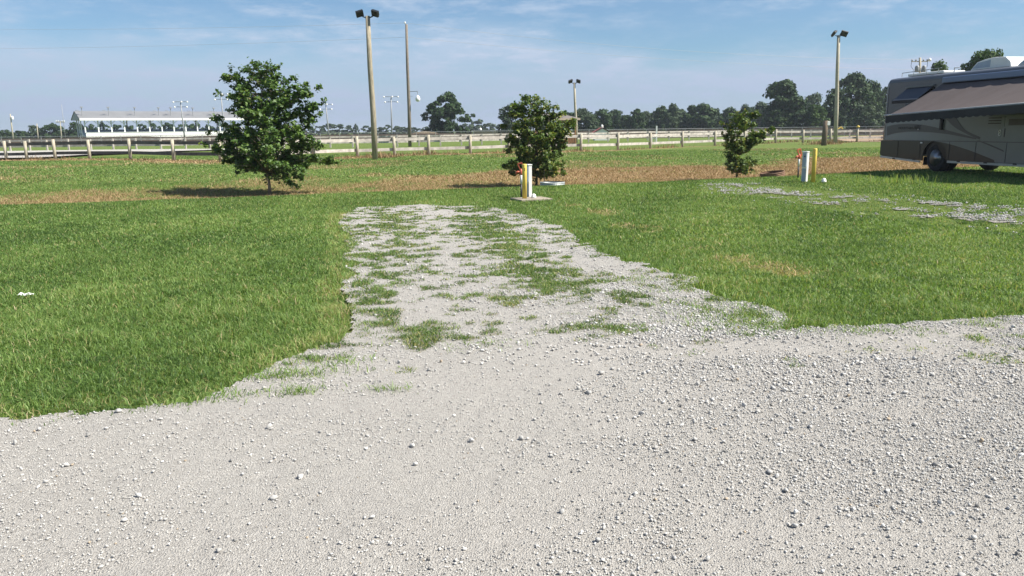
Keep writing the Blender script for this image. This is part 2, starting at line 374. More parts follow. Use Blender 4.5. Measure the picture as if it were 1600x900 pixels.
def clip_mask(x, y):
    m = np.zeros(len(x))
    for (a, b) in zip(CLIP[:-1], CLIP[1:]):
        d = b-a; t = np.clip(((x-a[0])*d[0]+(y-a[1])*d[1])/(d@d), 0, 1); q = np.hypot(x-a[0]-t*d[0], y-a[1]-t*d[1])
        m = np.maximum(m, np.exp(-(q/.28)**2))
    return m*ss(.50, .64, fbm(x*1.6, y*1.6, 61, 3))
GR = []
def edge_near(x, y, r=.35):   # how close to gravel
    k = np.zeros(len(x))
    for q in range(8):
        a = q*PI/4; k += (m_road(x+r*np.cos(a), y+r*np.sin(a)) | m_drive(x+r*np.cos(a), y+r*np.sin(a)))
    return k/8
def lawn(y0, y1, dens, w, hmul=1., far=False):
    x, y = scatter(y0, y1, dens)
    gr = m_road(x, y) | m_drive(x, y); ps = p_soft(x, y)
    e0 = edge_near(x, y, .30) if y0 < 17 else np.zeros(len(x))
    fr = fbm(x*3.5, y*3.5, 57, 3)
    inn = gr & (rng.random(len(x)) < .75*ss(.75, .1, e0)*ss(.40, .62, fr))
    keep = (~gr & ~(rng.random(len(x)) < .55*ps) & (rng.random(len(x)) > .8*ss(.08, .62, e0)*ss(.66, .40, fr))) | inn
    pz = inside(PATCH, x, y)
    keep &= ~(pz & (rng.random(len(x)) < .45))
    dry = straw_mask(x, y); keep &= rng.random(len(x)) > dry*.86
    x, y, dry = x[keep], y[keep], dry[keep]
    n1 = fbm(x*.5, y*.5, 51); n2 = fbm(x*2.5, y*2.5, 52, 3)
    e = e0[keep]; gk = gr[keep]
    cl = clip_mask(x, y)
    left = (x < -.9) & (y < 16) & (e > 0)
    h = (.032+.026*n1+.022*n2)*hmul*rng.uniform(.6, 1.35, len(x))*(1+.55*e*(1-e)*2*ss(.35, .6, n2+.1))*np.where(gk, .55, 1)
    h = np.where(pz[keep], h*.55, h)
    h = h*(1+.45*(y < 8)*ss(.45, .7, n2))
    t = .20+.40*n2*.7+.50*(n1-.5)+rng.normal(0, .21, len(x))
    st = .06*np.sin((x*.96-y*.28)*1.9+n1*3)
    t = t+st+.24*left*ss(.25, .6, n1+.12)+.10*pz[keep]
    t = np.where(rng.random(len(x)) < .045+.10*left+.25*dry+.06*pz[keep], rng.uniform(.82, 1, len(x)), t)
    t = np.where(rng.random(len(x)) < cl*.8, rng.uniform(.86, .98, len(x)), t); h = h*(1-.4*cl)
    lean = np.clip(rng.normal(.60, .22, len(x)), .05, .96); bend = rng.uniform(0, .9, len(x))
    GR.append(blades(x, y, np.where(gk, zroad(x, y), hz(x, y))-.004, h, w*rng.uniform(.7, 1.4, len(x)), np.clip(t, 0, 1), lean, bend, far))
lawn(3.2, 7, 6500, .0052)
lawn(7, 11, 3800, .0075)
lawn(11, 17, 1900, .011)
lawn(17, 28, 620, .020, far=True)
lawn(28, 58, 90, .050, 1.0, far=True)
# long blades flopping over the gravel edge
x, y = scatter(3.4, 14, 1500); g_ = m_road(x, y) | m_drive(x, y); x, y = x[~g_], y[~g_]; e_ = edge_near(x, y, .13); k = (e_ > .2) & (rng.random(len(x)) < ss(.38, .60, fbm(x*2.4, y*2.4, 59, 3))); x, y = x[k], y[k]; n = len(x)
GR.append(blades(x, y, hz(x, y), rng.uniform(.05, .13, n), rng.uniform(.004, .008, n)*np.maximum(1, y/8), np.clip(rng.normal(.42, .2, n), 0, 1), np.clip(rng.normal(.72, .16, n), .1, .96), rng.uniform(.2, 1, n)))
# coarse tufts standing out of the mown turf
x, y = scatter(3.6, 15, 7.5); k = ~(m_road(x, y) | m_drive(x, y)) & (fbm(x*.6, y*.6, 58) > .44); x, y = x[k], y[k]
nb_ = 46; bx = np.repeat(x, nb_)+rng.normal(0, .055, len(x)*nb_); by = np.repeat(y, nb_)+rng.normal(0, .055, len(x)*nb_)
tb = np.repeat(rng.choice([.10, .22, .5, .68], len(x), p=[.4, .3, .2, .1]), nb_)
GR.append(blades(bx, by, hz(bx, by), np.repeat(rng.uniform(.04, .095, len(x)), nb_)*rng.uniform(.6, 1.2, len(bx)), rng.uniform(.004, .009, len(bx))*np.maximum(1, by/9), np.clip(tb+rng.normal(0, .09, len(bx)), 0, 1), np.clip(rng.normal(.66, .18, len(bx)), .1, .96), rng.uniform(.2, 1., len(bx))))
# weeds in the gravel
def weeds(y0, y1, dens, w):
    x, y = scatter(y0, y1, dens, 1.0, 4.2)
    k = m_drive(x, y) | (m_road(x, y) & (y > 4.9)); x, y = x[k], y[k]
    d = weed_d(x, y)
    k = rng.random(len(x)) < d; x, y, d = x[k], y[k], d[k]
    h = rng.uniform(.012, .05, len(x))*(.6+.8*d); t = .08+.36*vn(x*3, y*3, 72)*.8+rng.normal(0, .12, len(x))
    t = np.where(rng.random(len(x)) < .14+.30*vn(x*1.3, y*1.3, 73)**2, rng.uniform(.74, .95, len(x)), t)
    lean = np.clip(rng.normal(.72, .15, len(x)), .2, .97)
    GR.append(blades(x, y, zroad(x, y)-.002, h*.95, w*rng.uniform(.7, 1.3, len(x)), np.clip(t, 0, 1), lean, rng.uniform(.1, .8, len(x))))
weeds(4.4, 8, 8000, .006); weeds(8, 12, 5000, .009); weeds(12, 17, 2600, .014)
# tufts that lie over the gravel edge
tx, ty = [], []
for a, b, n, r in [(465, 592, 260, .10), (462, 620, 160, .07), (520, 570, 150, .09), (612, 618, 60, .05), (405, 598, 120, .08), (340, 628, 130, .09), (285, 636, 120, .08), (1280, 512, 140, .10), (1360, 522, 120, .09), (1530, 512, 90, .08), (1190, 520, 200, .14), (990, 442, 200, .12), (745, 545, 90, .16), (600, 520, 70, .2), (1145, 495, 260, .2), (1180, 505, 260, .2), (1212, 512, 420, .22), (1118, 480, 260, .2), (1062, 456, 220, .18)]:
    p = G(a, b); q = rng.normal(0, 1, (n, 2))*[r*1.6, r*.7]; tx.append(p[0]+q[:, 0]); ty.append(p[1]+q[:, 1])
tx = np.concatenate(tx); ty = np.concatenate(ty)
GR.append(blades(tx, ty, zroad(tx, ty)-.004, rng.uniform(.03, .09, len(tx)), rng.uniform(.004, .008, len(tx)), np.clip(rng.normal(.5, .17, len(tx)), 0, .95), np.clip(rng.normal(.7, .15, len(tx)), .2, .95), rng.uniform(.2, .8, len(tx))))
V, T, C = cat(GR); props(arrmesh('grass', V, T, M['grass'], tint=C), kind='stuff')
# tall seeding stems near the motorhome
SW = []
sx = np.concatenate([rng.normal(G(a, 288)[0], .25, n) for a, n in [(1425, 46), (1380, 16), (1450, 26), (1350, 10), (1410, 24), (1520, 12)]]); sy_ = rng.normal(21.9, .35, len(sx))
props(arrmesh('weeds', *blades(sx, sy_, hz(sx, sy_), rng.uniform(.16, .36, len(sx)), np.full(len(sx), .016), np.clip(rng.normal(.66, .14, len(sx)), 0, 1), np.clip(rng.normal(.22, .1, len(sx)), .02, .5), rng.uniform(0, .4, len(sx)))[:2], M['grass'], tint=np.repeat(np.clip(rng.normal(.68, .12, len(sx)), 0, 1), 5)), kind='stuff')
# straw
ST = []
for y0, y1, dn, w in ((19, 28, 900, .013), (28, 40, 420, .022), (40, 58, 110, .05)):
    x, y = scatter(y0, y1, dn); d = straw_mask(x, y); k = rng.random(len(x)) < d; x, y = x[k], y[k]; n = len(x)
    ST.append(blades(x, y, hz(x, y)+.002, rng.uniform(.05, .16, n), w*rng.uniform(.7, 1.3, n), np.clip(rng.normal(.5, .25, n), 0, 1), np.clip(rng.normal(.78, .15, n), .2, .98), None, True))
x, y = scatter(8, 17, 260, 1., 8); k = rng.random(len(x)) < clip_mask(x, y); x, y = x[k], y[k]; n = len(x)
ST.append(blades(x, y, hz(x, y)+.03, rng.uniform(.05, .10, n), np.full(n, .012), np.clip(rng.normal(.6, .2, n), 0, 1), np.clip(rng.normal(.85, .1, n), .4, .98), None, True))
V, T, C = cat(ST); props(arrmesh('straw', V, T, M['straw'], tint=C), kind='stuff')
# dry weeds along the foot of the fence
WD = []
for k in range(len(FEN)-1):
    a, b = FEN[k], FEN[k+1]; n = 130
    t = rng.random(n); q = a+(b-a)*t[:, None]+rng.normal(0, .25, (n, 2))
    dn = fbm(q[:, 0]*.5, q[:, 1]*.5, 81); kk = rng.random(n) < ss(.42, .62, dn); q = q[kk]
    WD.append(blades(q[:, 0], q[:, 1], hz(q[:, 0], q[:, 1]), rng.uniform(.12, .42, len(q))*(.5+dn[kk]), rng.uniform(.03, .07, len(q)), np.clip(rng.normal(.3, .3, len(q)), 0, 1), np.clip(rng.normal(.4, .2, len(q)), 0, .9), None, True))
for (a, b, r, n) in [(1286, 226, .9, 500), (1302, 224, .9, 300), (665, 242, .8, 220), (595, 246, .7, 240), (1240, 222, 1.2, 200)]:
    p = G(a, b); q = p[:2]+rng.normal(0, r, (n, 2))*[1, .4]
    WD.append(blades(q[:, 0], q[:, 1], hz(q[:, 0], q[:, 1]), rng.uniform(.15, .7, n)*np.exp(-np.abs(q[:, 0]-p[0])/r*.6), rng.uniform(.03, .07, n), np.clip(rng.normal(.35, .3, n), 0, 1), np.clip(rng.normal(.4, .2, n), 0, .9), None, True))
V, T, C = cat(WD); props(arrmesh('dry_weeds', V, T, M['straw'], tint=C), kind='stuff')
# loose stones
def ico(sub):
    bm = bmesh.new(); bmesh.ops.create_icosphere(bm, subdivisions=sub, radius=1); v = np.array([q.co[:] for q in bm.verts]); f = np.array([[q.index for q in p.verts] for p in bm.faces]); bm.free(); return v, f
I1, F1 = ico(1); I2, F2 = ico(2)
def stones(x, y, size, big=False, sink=.25):
    B, Fc = (I2, F2) if big else (I1, F1); n = len(x); k = len(B)
    v = np.broadcast_to(B, (n, k, 3)).copy()
    v *= rng.uniform(.72, 1.22, (n, k, 1))
    if big:   # chop with random planes to leave flat crushed faces
        for q in range(7):
            nn = rng.normal(0, 1, (n, 1, 3)); nn /= np.linalg.norm(nn, axis=2, keepdims=True); d = rng.uniform(.45, .8, (n, 1, 1))
            e = np.maximum((v*nn).sum(2, keepdims=True)-d, 0); v -= e*nn
    v *= rng.uniform(.65, 1.25, (n, 1, 3))*[1, 1, .78]
    a = rng.uniform(0, 2*PI, n); c, s = np.cos(a)[:, None], np.sin(a)[:, None]
    X = v[..., 0]*c-v[..., 1]*s; Y = v[..., 0]*s+v[..., 1]*c
    sz = size[:, None]/2
    V = np.stack([X*sz+x[:, None], Y*sz+y[:, None], v[..., 2]*sz+(zroad(x, y)+size*sink)[:, None]], -1).reshape(-1, 3)
    T = (Fc[None]+(np.arange(n)*k)[:, None, None]).reshape(-1, 3)
    t = np.clip(rng.normal(.52, .2, n), 0, .93); t = np.where(rng.random(n) < .009, 1., t); t = np.where(rng.random(n) < .03, .05, t)
    return V, T, np.repeat(t, k)
def stone_den(x, y):
    n = fbm(x*.9+4, y*1.5, 91, 4)
    track = np.exp(-((y-(5.0+.24*x))/.30)**2)*.8+np.exp(-((y-(2.9+.05*x))/.5)**2)*.25*ss(2, -1, x)
    d = ss(.34, .66, n)*.72+.28
    rich = ss(-1.2, 2.2, x)*.60+.18
    return np.clip((d*rich-track*.8*ss(.62, .40, fbm(x*1.1, y*2, 93, 3)))*(1-.75*weed_d(x, y)), .04, 1)
GV = []
def sprinkle(y0, y1, dens, lo, hi, p, big, edge=1.):
    x, y = scatter(y0, y1, dens, 1.12, 9)
    k = (m_road(x, y) | m_drive(x, y)); x, y = x[k], y[k]
    k = rng.random(len(x)) < stone_den(x, y); x, y = x[k], y[k]
    s = lo*(1-rng.random(len(x))*(1-(lo/hi)**p))**(-1/p); s = np.minimum(s, hi)
    GV.append(stones(x, y, s, big, .34))
sprinkle(1.9, 4.3, 15000, .004, .010, 2.0, False)
sprinkle(4.3, 7, 8000, .006, .013, 2.0, False)
sprinkle(7, 11, 2400, .009, .022, 2.3, False)
sprinkle(11, 17, 480, .015, .034, 2.5, False)
sprinkle(1.9, 4.6, 2100, .008, .018, 2.5, False)
sprinkle(4.6, 8, 1300, .010, .020, 2.4, False)
sprinkle(1.9, 4.6, 1250, .008, .036, 2.9, True)
sprinkle(4.6, 9, 1150, .010, .036, 2.8, True)
sprinkle(9, 17, 90, .020, .044, 2.8, True)
# piles of coarse stones at the mouth of the driveway
for (a, b, r, n) in [(1150, 520, .35, 330), (1080, 510, .5, 260), (1000, 540, .5, 220), (1240, 600, .7, 160), (1180, 640, .6, 200), (1500, 570, .8, 260), (820, 560, .5, 200)]:
    p = G(a, b); q = p[:2]+rng.normal(0, r, (n, 2))*[1, .45]; k = m_road(q[:, 0], q[:, 1]) | m_drive(q[:, 0], q[:, 1]); q = q[k]
    GV.append(stones(q[:, 0], q[:, 1], rng.uniform(.010, .034, len(q))*rng.uniform(.6, 1, len(q)), True, .32))
V, T, C = cat(GV); props(arrmesh('gravel', V, T, M['stone'], tint=C), kind='stuff')
gx_, gy_ = rng.uniform(5, 15.5, 60000), rng.uniform(11, 23.5, 60000); k = rng.random(60000) < p_soft(gx_, gy_)*.8; gx_, gy_ = gx_[k], gy_[k]
props(arrmesh('pebbles', *stones(gx_, gy_, rng.uniform(.015, .042, len(gx_)), False, .45)[:2], M['stone'], tint=np.repeat(np.clip(rng.normal(.5, .2, len(gx_)), 0, .9), 12)), kind='stuff')
# ------------------------------------------------------------------ trees
def leafquads(P, N, size, tint):
    n = len(P)
    N = N/np.linalg.norm(N, axis=1, keepdims=True)
    r = rng.normal(0, 1, (n, 3)); u = np.cross(N, r); u /= np.linalg.norm(u, axis=1, keepdims=True); w = np.cross(N, u)
    s = size[:, None]
    base = P-u*s*.5; tip = P+u*s*.55; l = P+w*s*.42+N*s*.14; q = P-w*s*.42+N*s*.14
    V = np.stack([base, q, tip, l], 1).reshape(-1, 3); o = (np.arange(n)*4)[:, None]
    return V, np.concatenate([o+[0, 1, 2], o+[0, 2, 3]]), np.repeat(tint, 4)
def neartree(name, loc, H, prof, nb, leaf, nleaf, mat, label, bark, seed, trunk_r, lean=0, first=.2, tips=()):
    rs = np.random.default_rng(seed); t = empty(name, loc, 0, label, 'tree')
    tk = MB(); n = 9
    axis_ = [(lean*k/n*H*.12+.03*math.sin(k*1.7), .03*math.cos(k*2.1), H*.93*k/n) for k in range(n+1)]
    tk.tube(axis_, [trunk_r*(1-.88*k/n)*(1.25 if k == 0 else 1) for k in range(n+1)], 8); tk.build('trunk', bark, t, True)
    br = MB(); P = []; CT = []
    ax = np.array(axis_); hs = np.array([p[0] for p in prof]); rr = np.array([p[1] for p in prof]); rl = np.array([p[2] for p in prof])
    def radius(h, a):   # left/right radii from the outline, blended by direction
        R_ = np.interp(h, hs, rr); L_ = np.interp(h, hs, rl); c = math.cos(a)
        return (R_*(1+c)/2+L_*(1-c)/2)
    for k in range(nb+len(tips)):
        a = k*2.39996+rs.normal(0, .25); f = first+(1-first)*((k+.5)/nb); h1 = H*f+rs.normal(0, .02*H)
        R = max(.08, radius(h1/H, a))*(1.0-.33*rs.random()**2)*(.84 if tips else 1)
        if k >= nb:
            tx_, h1 = tips[k-nb]; ty_ = rs.normal(0, .32*H/4.5); a = math.atan2(ty_, tx_); R = math.hypot(tx_, ty_); f = min(1, h1/H)
        h0 = max(H*first*.9, h1-R*rs.uniform(.35, .9)); h0 = min(h0, H*.9)
        b0 = np.array([np.interp(h0, ax[:, 2], ax[:, 0]), np.interp(h0, ax[:, 2], ax[:, 1]), h0])
        e = np.array([b0[0]+R*math.cos(a), b0[1]+R*math.sin(a)*.95, h1])
        if h1 < H*.36: e[2] -= R*.12
        m = (b0+e)/2+np.array([0, 0, R*.10]); pts = [b0, (b0+m)/2+[0, 0, .01], m, (m+e)/2, e]
        br.tube(pts, [trunk_r*.36*(1-.8*q/4)*(1.2-f*.6) for q in range(5)], 5)
        L = np.linalg.norm(e-b0)
        nt_ = 3+int(L*5)
        for q in range(nt_):
            u = rs.uniform(.25, 1); c = b0+(e-b0)*u+np.array([0, 0, R*.10*math.sin(PI*u)])
            d = rs.normal(0, 1, 3); d[2] = abs(d[2])*.5; d /= np.linalg.norm(d); ln = rs.uniform(.12, .34)*(1.15-.45*u)*(H/4.5)**.5
            tw = c+d*ln; br.tube([c, tw], [.006, .003], 4, False)
            P.append((c, tw)); CT.append(L)
    br.build('limbs', bark, t, True)
    W = np.array(CT); W = W/W.sum(); idx = rs.choice(len(P), nleaf, p=W)
    A = np.array([p[0] for p in P])[idx]; B = np.array([p[1] for p in P])[idx]; u = rs.beta(1.6, 1, nleaf)[:, None]
    Q = A+(B-A)*u*1.08+rs.normal(0, .048*(H/4.5)**.5, (nleaf, 3))
    hh = np.clip(Q[:, 2]/H, 0, 1); keep = Q[:, 2] > .06*H; Q = Q[keep]; idx = idx[keep]
    N = rs.normal(0, .55, Q.shape)+np.array([0, 0, .8])+Q*[.25, .25, 0]
    tt = np.clip(.45+rs.normal(0, .17, len(Q))+(rs.random(len(P))[idx]-.5)*.35+(rs.random(len(Q)) < .03)*.4, 0, 1)
    V, T, C = leafquads(Q, N, leaf*rs.uniform(.65, 1.25, len(Q)), tt)
    arrmesh('crown', V, T, mat, t, C); return t
pt = at(421, 304, 24.6); z0 = float(hz(pt[0], pt[1])); k = .0209   # metres per photo pixel at the tree
prof1 = [(0, .05, .05), (.15, .1, .1), (.20, .85, .7), (.26, 1.55, 1.45), (.36, 1.80, 1.62), (.46, 1.62, 1.55), (.56, 1.42, 1.35), (.66, 1.42, 1.12), (.76, 1.35, 1.12), (.86, 1.0, 1.15), (.93, .62, 1.0), (1., .45, .5)]
prof1 = [(a, b*1.14, c*1.14) for a, b, c in prof1]
prof2_ = 1.12
left_tree = neartree('maple_tree', (pt[0], pt[1], z0), 4.42, prof1, 80, .108, 21500, M['leaf'], 'young full maple tree with dense dark green crown and short bare trunk', M['palebark'], 3, .052, first=.21, tips=[(-1.22, 4.06), (-1.01, 4.21), (-0.63, 4.27), (-0.16, 4.41), (0.36, 4.47), (0.63, 4.38), (0.48, 4.09), (1.07, 3.97), (1.45, 3.80), (1.74, 3.65), (1.65, 3.45), (1.89, 3.42), (1.95, 3.15), (1.65, 2.98), (1.36, 2.80), (1.71, 2.57), (1.42, 2.45), (1.77, 2.74), (1.18, 2.33), (1.95, 1.75), (2.24, 1.37), (2.00, 1.45), (1.71, 1.98), (1.65, 1.63), (1.36, 1.16), (1.65, 0.98), (1.42, 0.69), (1.13, 0.28), (0.71, 0.57), (0.48, 0.34), (0.25, 0.69), (-0.22, 0.57), (-1.04, 0.93), (-0.87, 1.10), (-1.39, 1.39), (-1.60, 1.63), (-1.75, 1.75), (-1.51, 2.10), (-1.92, 2.16), (-1.39, 2.68), (-1.16, 2.92), (-1.22, 3.50), (-0.98, 3.15), (-1.10, 2.45), (-0.34, 4.15), (-0.81, 3.86), (0.83, 3.56), (0.13, 4.03)])
left_tree.scale = (.96, .96, .93); left_tree.location.z -= .06
pt = at(838, 288, 26.2); z0 = float(hz(pt[0], pt[1]))
prof2 = [(0, .1, .1), (.10, .5, .45), (.2, 1.0, 1.05), (.32, 1.2, 1.15), (.45, 1.15, 1.05), (.56, 1.3, 1.30), (.68, 1.15, 1.25), (.8, .95, .85), (.9, .65, .75), (1., .35, .5)]
mid_tree = neartree('maple_tree', (pt[0], pt[1], z0), 3.05, [(a, b*1.12, c*1.12) for a, b, c in prof2], 60, .102, 10500, M['leaf_y'], 'bushy yellowing maple sapling behind the yellow post and white pedestal', M['bark'], 9, .04, lean=-.3, first=.13, tips=[(-0.40, 3.09), (-0.29, 3.01), (-0.80, 2.74), (-0.69, 2.77), (-0.85, 2.50), (0.16, 2.93), (0.32, 2.90), (0.59, 2.71), (0.85, 2.63), (1.06, 2.47), (1.28, 2.23), (1.41, 2.10), (1.28, 1.92), (1.28, 1.76), (1.06, 1.52), (0.85, 1.20), (1.01, 0.88), (0.90, 0.56), (0.64, 0.72), (0.43, 0.35), (0.53, 0.45), (0.21, 0.29), (-0.11, 0.08), (-0.53, 0.61), (-0.98, 0.53), (-0.85, 0.67), (-1.14, 0.85), (-0.96, 0.98), (-1.04, 1.62), (-0.80, 1.41), (-0.64, 1.20), (-0.74, 2.05)])
sb = MB(); sb.tube([(pt[0]+.26, pt[1]-.25, z0), (pt[0]+.27, pt[1]-.25, z0+1.1)], .018, 6)
props(sb.build('stake', M['tan'], loc=None), 'thin pale wooden stake beside the trunk of the bushy maple sapling', 'stake')
pt = at(1150, 279, 27.6); z0 = float(hz(pt[0], pt[1]))
prof3 = [(0, .05, .05), (.08, .15, .15), (.2, .62, .42), (.27, .62, .52), (.4, .50, .52), (.55, .54, .56), (.64, 1.1, .55), (.72, .85, .62), (.82, .5, .5), (.92, .55, .3), (1., .42, .12)]
neartree('maple_tree', (pt[0], pt[1], z0), 2.42, [(a, b*1.15, c*1.15) for a, b, c in prof3], 52, .088, 6400, M['leaf_y'], 'small narrow sapling with sparse upright branches near the rusty fire ring', M['bark'], 15, .03, lean=-.05, first=.13, tips=[(0.70, 2.41), (0.79, 2.29), (0.31, 2.47), (-0.17, 2.17), (0.07, 2.29), (-0.53, 2.05), (-0.47, 1.81), (-0.53, 1.51), (-0.38, 1.38), (-0.23, 2.17), (0.55, 1.99), (0.61, 1.63), (0.92, 1.69), (1.34, 1.81), (1.22, 1.72), (0.92, 1.44), (0.43, 1.32), (-0.29, 1.02), (-0.23, 0.66), (-0.23, 0.39), (-0.47, 1.29), (0.49, 1.14), (0.67, 0.66), (0.85, 0.78), (0.55, 0.42), (0.43, 0.30), (-0.05, 0.18), (0.19, 0.36)])
def tintup(c): return c
def farmesh(seed, n, lob, size, prof, round_=1.0):
    rs = np.random.default_rng(seed); C = []; R = []
    hs = [p[0] for p in prof]; rr = [p[1] for p in prof]
    for q in range(lob):
        h = rs.uniform(.04, .95); a = rs.uniform(0, 2*PI); r0 = np.interp(h, hs, rr)*rs.uniform(.15, .92)
        C.append((r0*math.cos(a), r0*math.sin(a), h)); R.append(rs.choice([rs.uniform(.05, .09), rs.uniform(.09, .17)]))
    C = np.array(C); R = np.array(R); i = rs.choice(lob, n, p=R**2/(R**2).sum())
    d = rs.normal(0, 1, (n, 3)); d /= np.linalg.norm(d, axis=1, keepdims=True); d[:, 2] = np.where(d[:, 2] < -.4, -d[:, 2], d[:, 2])
    P = C[i]+d*(R[i]*rs.uniform(.5, 1.25, n))[:, None]*[1, 1, .8]; P[:, 2] = np.maximum(P[:, 2], .02)
    N = d+rs.normal(0, .45, (n, 3))+[0, 0, .25]
    return leafquads(P, N, size*rs.uniform(.6, 1.3, n), np.clip(.42+rs.normal(0, .17, n)+(rs.random(lob)[i]-.5)*.3, 0, 1))
ROUND = [(0, .42), (.2, .56), (.45, .60), (.7, .48), (.9, .25), (1, .08)]
TALL = [(0, .25), (.2, .34), (.45, .36), (.7, .30), (.9, .17), (1, .06)]
WIDE = [(0, .60), (.25, .78), (.5, .78), (.75, .58), (.92, .30), (1, .08)]
TM = {}
def fartree(px, ytop, wpx, d, label, mat='farleaf', prof='ROUND', name='tree', ybase=None, seed=None, n=2000, group=None, trunkvis=.1, lsize=None):
    x, y, zt = at(px, ytop, d); zb = 0.
    H = zt-zb; W = wpx/F*d*1.02
    seed = seed if seed is not None else int(px)
    pr = {'ROUND': ROUND, 'TALL': TALL, 'WIDE': WIDE}[prof]
    ls = lsize or (.058 if n > 1600 else .07)
    V, T, C = farmesh(seed, int(n*2.3), 90, ls*1.2, pr)
    t = empty(name, (x, y, zb), 0, label, 'tree', group)
    mw = max(p[1] for p in pr)*2*.93; V = V*[W/mw, W/mw, H*(1-trunkvis)]+[0, 0, H*trunkvis]
    arrmesh('crown', V, T, M[mat], t, C)
    mb = MB(); mb.tube([(0, 0, -.3), (.1, 0, H*.3), (0, 0, H*.62)], [W*.035, W*.028, W*.012], 6); mb.build('trunk', M['bark'], t, True)
    return t
GT = 'trees of the dark treeline beyond the track'
fartree(698, 150, 78, 150, 'large lone round dark tree standing behind the track right of the light pole with lamp', prof='WIDE', n=4200, lsize=.05, trunkvis=.06)
fartree(1228, 124, 52, 150, 'tall lone upright tree rising above the treeline left of the floodlight pole', prof='TALL', n=3600, lsize=.052, trunkvis=.05)
fartree(1336, 118, 84, 150, 'tallest broad dark tree directly behind the floodlight pole', prof='WIDE', n=3800, lsize=.05)
fartree(1306, 140, 44, 147, 'dark mid-height tree at the left flank of the tallest broad dark tree', n=2200)
fartree(1365, 131, 46, 155, 'dark tree on the right flank of the tallest tree, close to the motorhome', n=2200)
fartree(1384, 138, 40, 160, 'dark tree partly hidden behind the rear corner of the motorhome', n=1800)
fartree(1352, 165, 60, 138, 'low rounded bushy tree in front of the tallest tree', 'farleaf2', 'WIDE', n=2000)
fartree(1276, 166, 38, 140, 'low bright green tree left of the floodlight pole', 'farleaf3', n=2200)
fartree(1272, 150, 48, 190, 'hazy grey-green tree behind the low bright green tree', 'farleaf2', n=1800)
fartree(1215, 172, 44, 148, 'dense low tree at the foot of the tall lone upright tree', n=1600)
fartree(1250, 174, 40, 142, 'dark low tree between the tall upright tree and the bright green one', n=1600)
L = [(939, 173, 40, 'rounded dark tree directly behind the small white red-roofed shed'), (962, 174, 34, 'broad dark tree just right of the red-roofed shed'), (978, 180, 26, 'short dark tree in the gap right of the red-roofed shed'),
     (995, 171, 26, 'dark pointed tree above the white gate post'), (1010, 176, 26, 'paler grey-green tree beside the dark pointed tree'), (1032, 168, 32, 'dark domed tree left of the two thin-topped trees'),
     (1050, 166, 18, 'slim pale green treetop poking up between dark domes'), (1060, 172, 34, 'wide dark tree right of the slim pale treetop'), (1080, 166, 22, 'narrow taller tree in the middle of the treeline'),
     (1100, 165, 30, 'domed tree right of the narrow taller tree'), (1118, 172, 28, 'lower dark tree left of the small sapling crown'), (1140, 170, 34, 'tree seen just above the sparse sapling'),
     (1168, 166, 28, 'dark tree right behind the sapling top'), (1190, 162, 32, 'tall grey-green tree left of the tall lone upright tree'), (1204, 168, 28, 'dark tree tucked under the left side of the tall lone tree')]
for j, (p, yt, w, lb) in enumerate(L):
    fartree(p, yt, w*1.15, 178+(j*37 % 22), lb, 'farleaf2' if ('pale' in lb or 'grey-green' in lb) else 'farleaf', 'TALL' if 'slim' in lb or 'narrow' in lb else 'ROUND', n=1700, group=GT, trunkvis=.02, lsize=.07)
fartree(912, 171, 44, 165, 'grey-green tree behind the wooden judges stand', 'farleaf2', n=2000)
fartree(886, 176, 40, 170, 'dark tree behind the roof of the wooden judges stand', n=1600)
fartree(800, 166, 46, 140, 'pale hazy tree showing left of the bushy maple sapling', 'farleaf2', n=2200)
fartree(850, 186, 40, 190, 'low tree hidden behind the middle of the bushy maple sapling', n=1200)
fartree(1541, 82, 78, 75, 'large leafy tree rising behind the roof air conditioner of the motorhome', 'farleaf3', 'WIDE', n=4200, lsize=.045, trunkvis=.2)
fartree(1468, 100, 34, 80, 'thin-topped tree seen over the motorhome roof left of the air conditioner', 'farleaf3', 'TALL', n=2200, lsize=.05, trunkvis=.3)
for p, yt, w, lb in [(8, 203, 26, 'low dark tree at the left edge behind the utility pole'), (30, 205, 26, 'low dark tree right of the transformer pole'), (52, 197, 24, 'pale bushy tree behind the short leaning pole'), (77, 194, 32, 'domed dark tree between the two short poles'), (100, 204, 26, 'low tree at the foot of the thin mast'), (117, 191, 30, 'darker tree hugging the left end of the grandstand')]:
    fartree(p, yt, w*1.2, 215, lb, 'farleaf2' if 'pale' in lb else 'farleaf', 'WIDE', n=1300, group='trees left of the grandstand', trunkvis=0, lsize=.075)
def woods(name, spec, mat, label):
    out = []
    for px, yt, w, d in spec:
        x, y, zt = at(px, yt, d); V, T, C = farmesh(int(abs(px)*7), 1100, 40, .13, WIDE); W = w/F*d*1.05
        out.append((V*[W/1.45, W/1.45, zt]+[x, y, 0], T, C))
    V, T, C = cat(out); return props(arrmesh(name, V, T, M[mat], tint=C), label, 'woods', kind='stuff')
woods('distant_woods', [(p, yt, w, 330) for p, yt, w in [(484, 200, 20), (497, 197, 22), (520, 193, 40), (545, 197, 26), (556, 194, 12), (573, 197, 30), (590, 199, 24), (604, 196, 24), (619, 197, 24), (634, 198, 30), (648, 199, 24), (664, 199, 20), (730, 194, 30), (746, 188, 34), (765, 193, 36), (785, 195, 30), (820, 194, 40)]], 'farleaf2', 'hazy low distant woods along the horizon')
woods('woods', [(p, yt, 26, 235) for p, yt in [(-30, 206), (-5, 206), (15, 207), (38, 207), (62, 206), (88, 206), (110, 204), (140, 196), (160, 193), (180, 195), (200, 196), (222, 194), (240, 193), (262, 192), (283, 194), (305, 193), (325, 195), (346, 193), (366, 196), (388, 198), (410, 198), (432, 199), (455, 200)]], 'farleaf', 'dark wood seen through the open back of the grandstand')
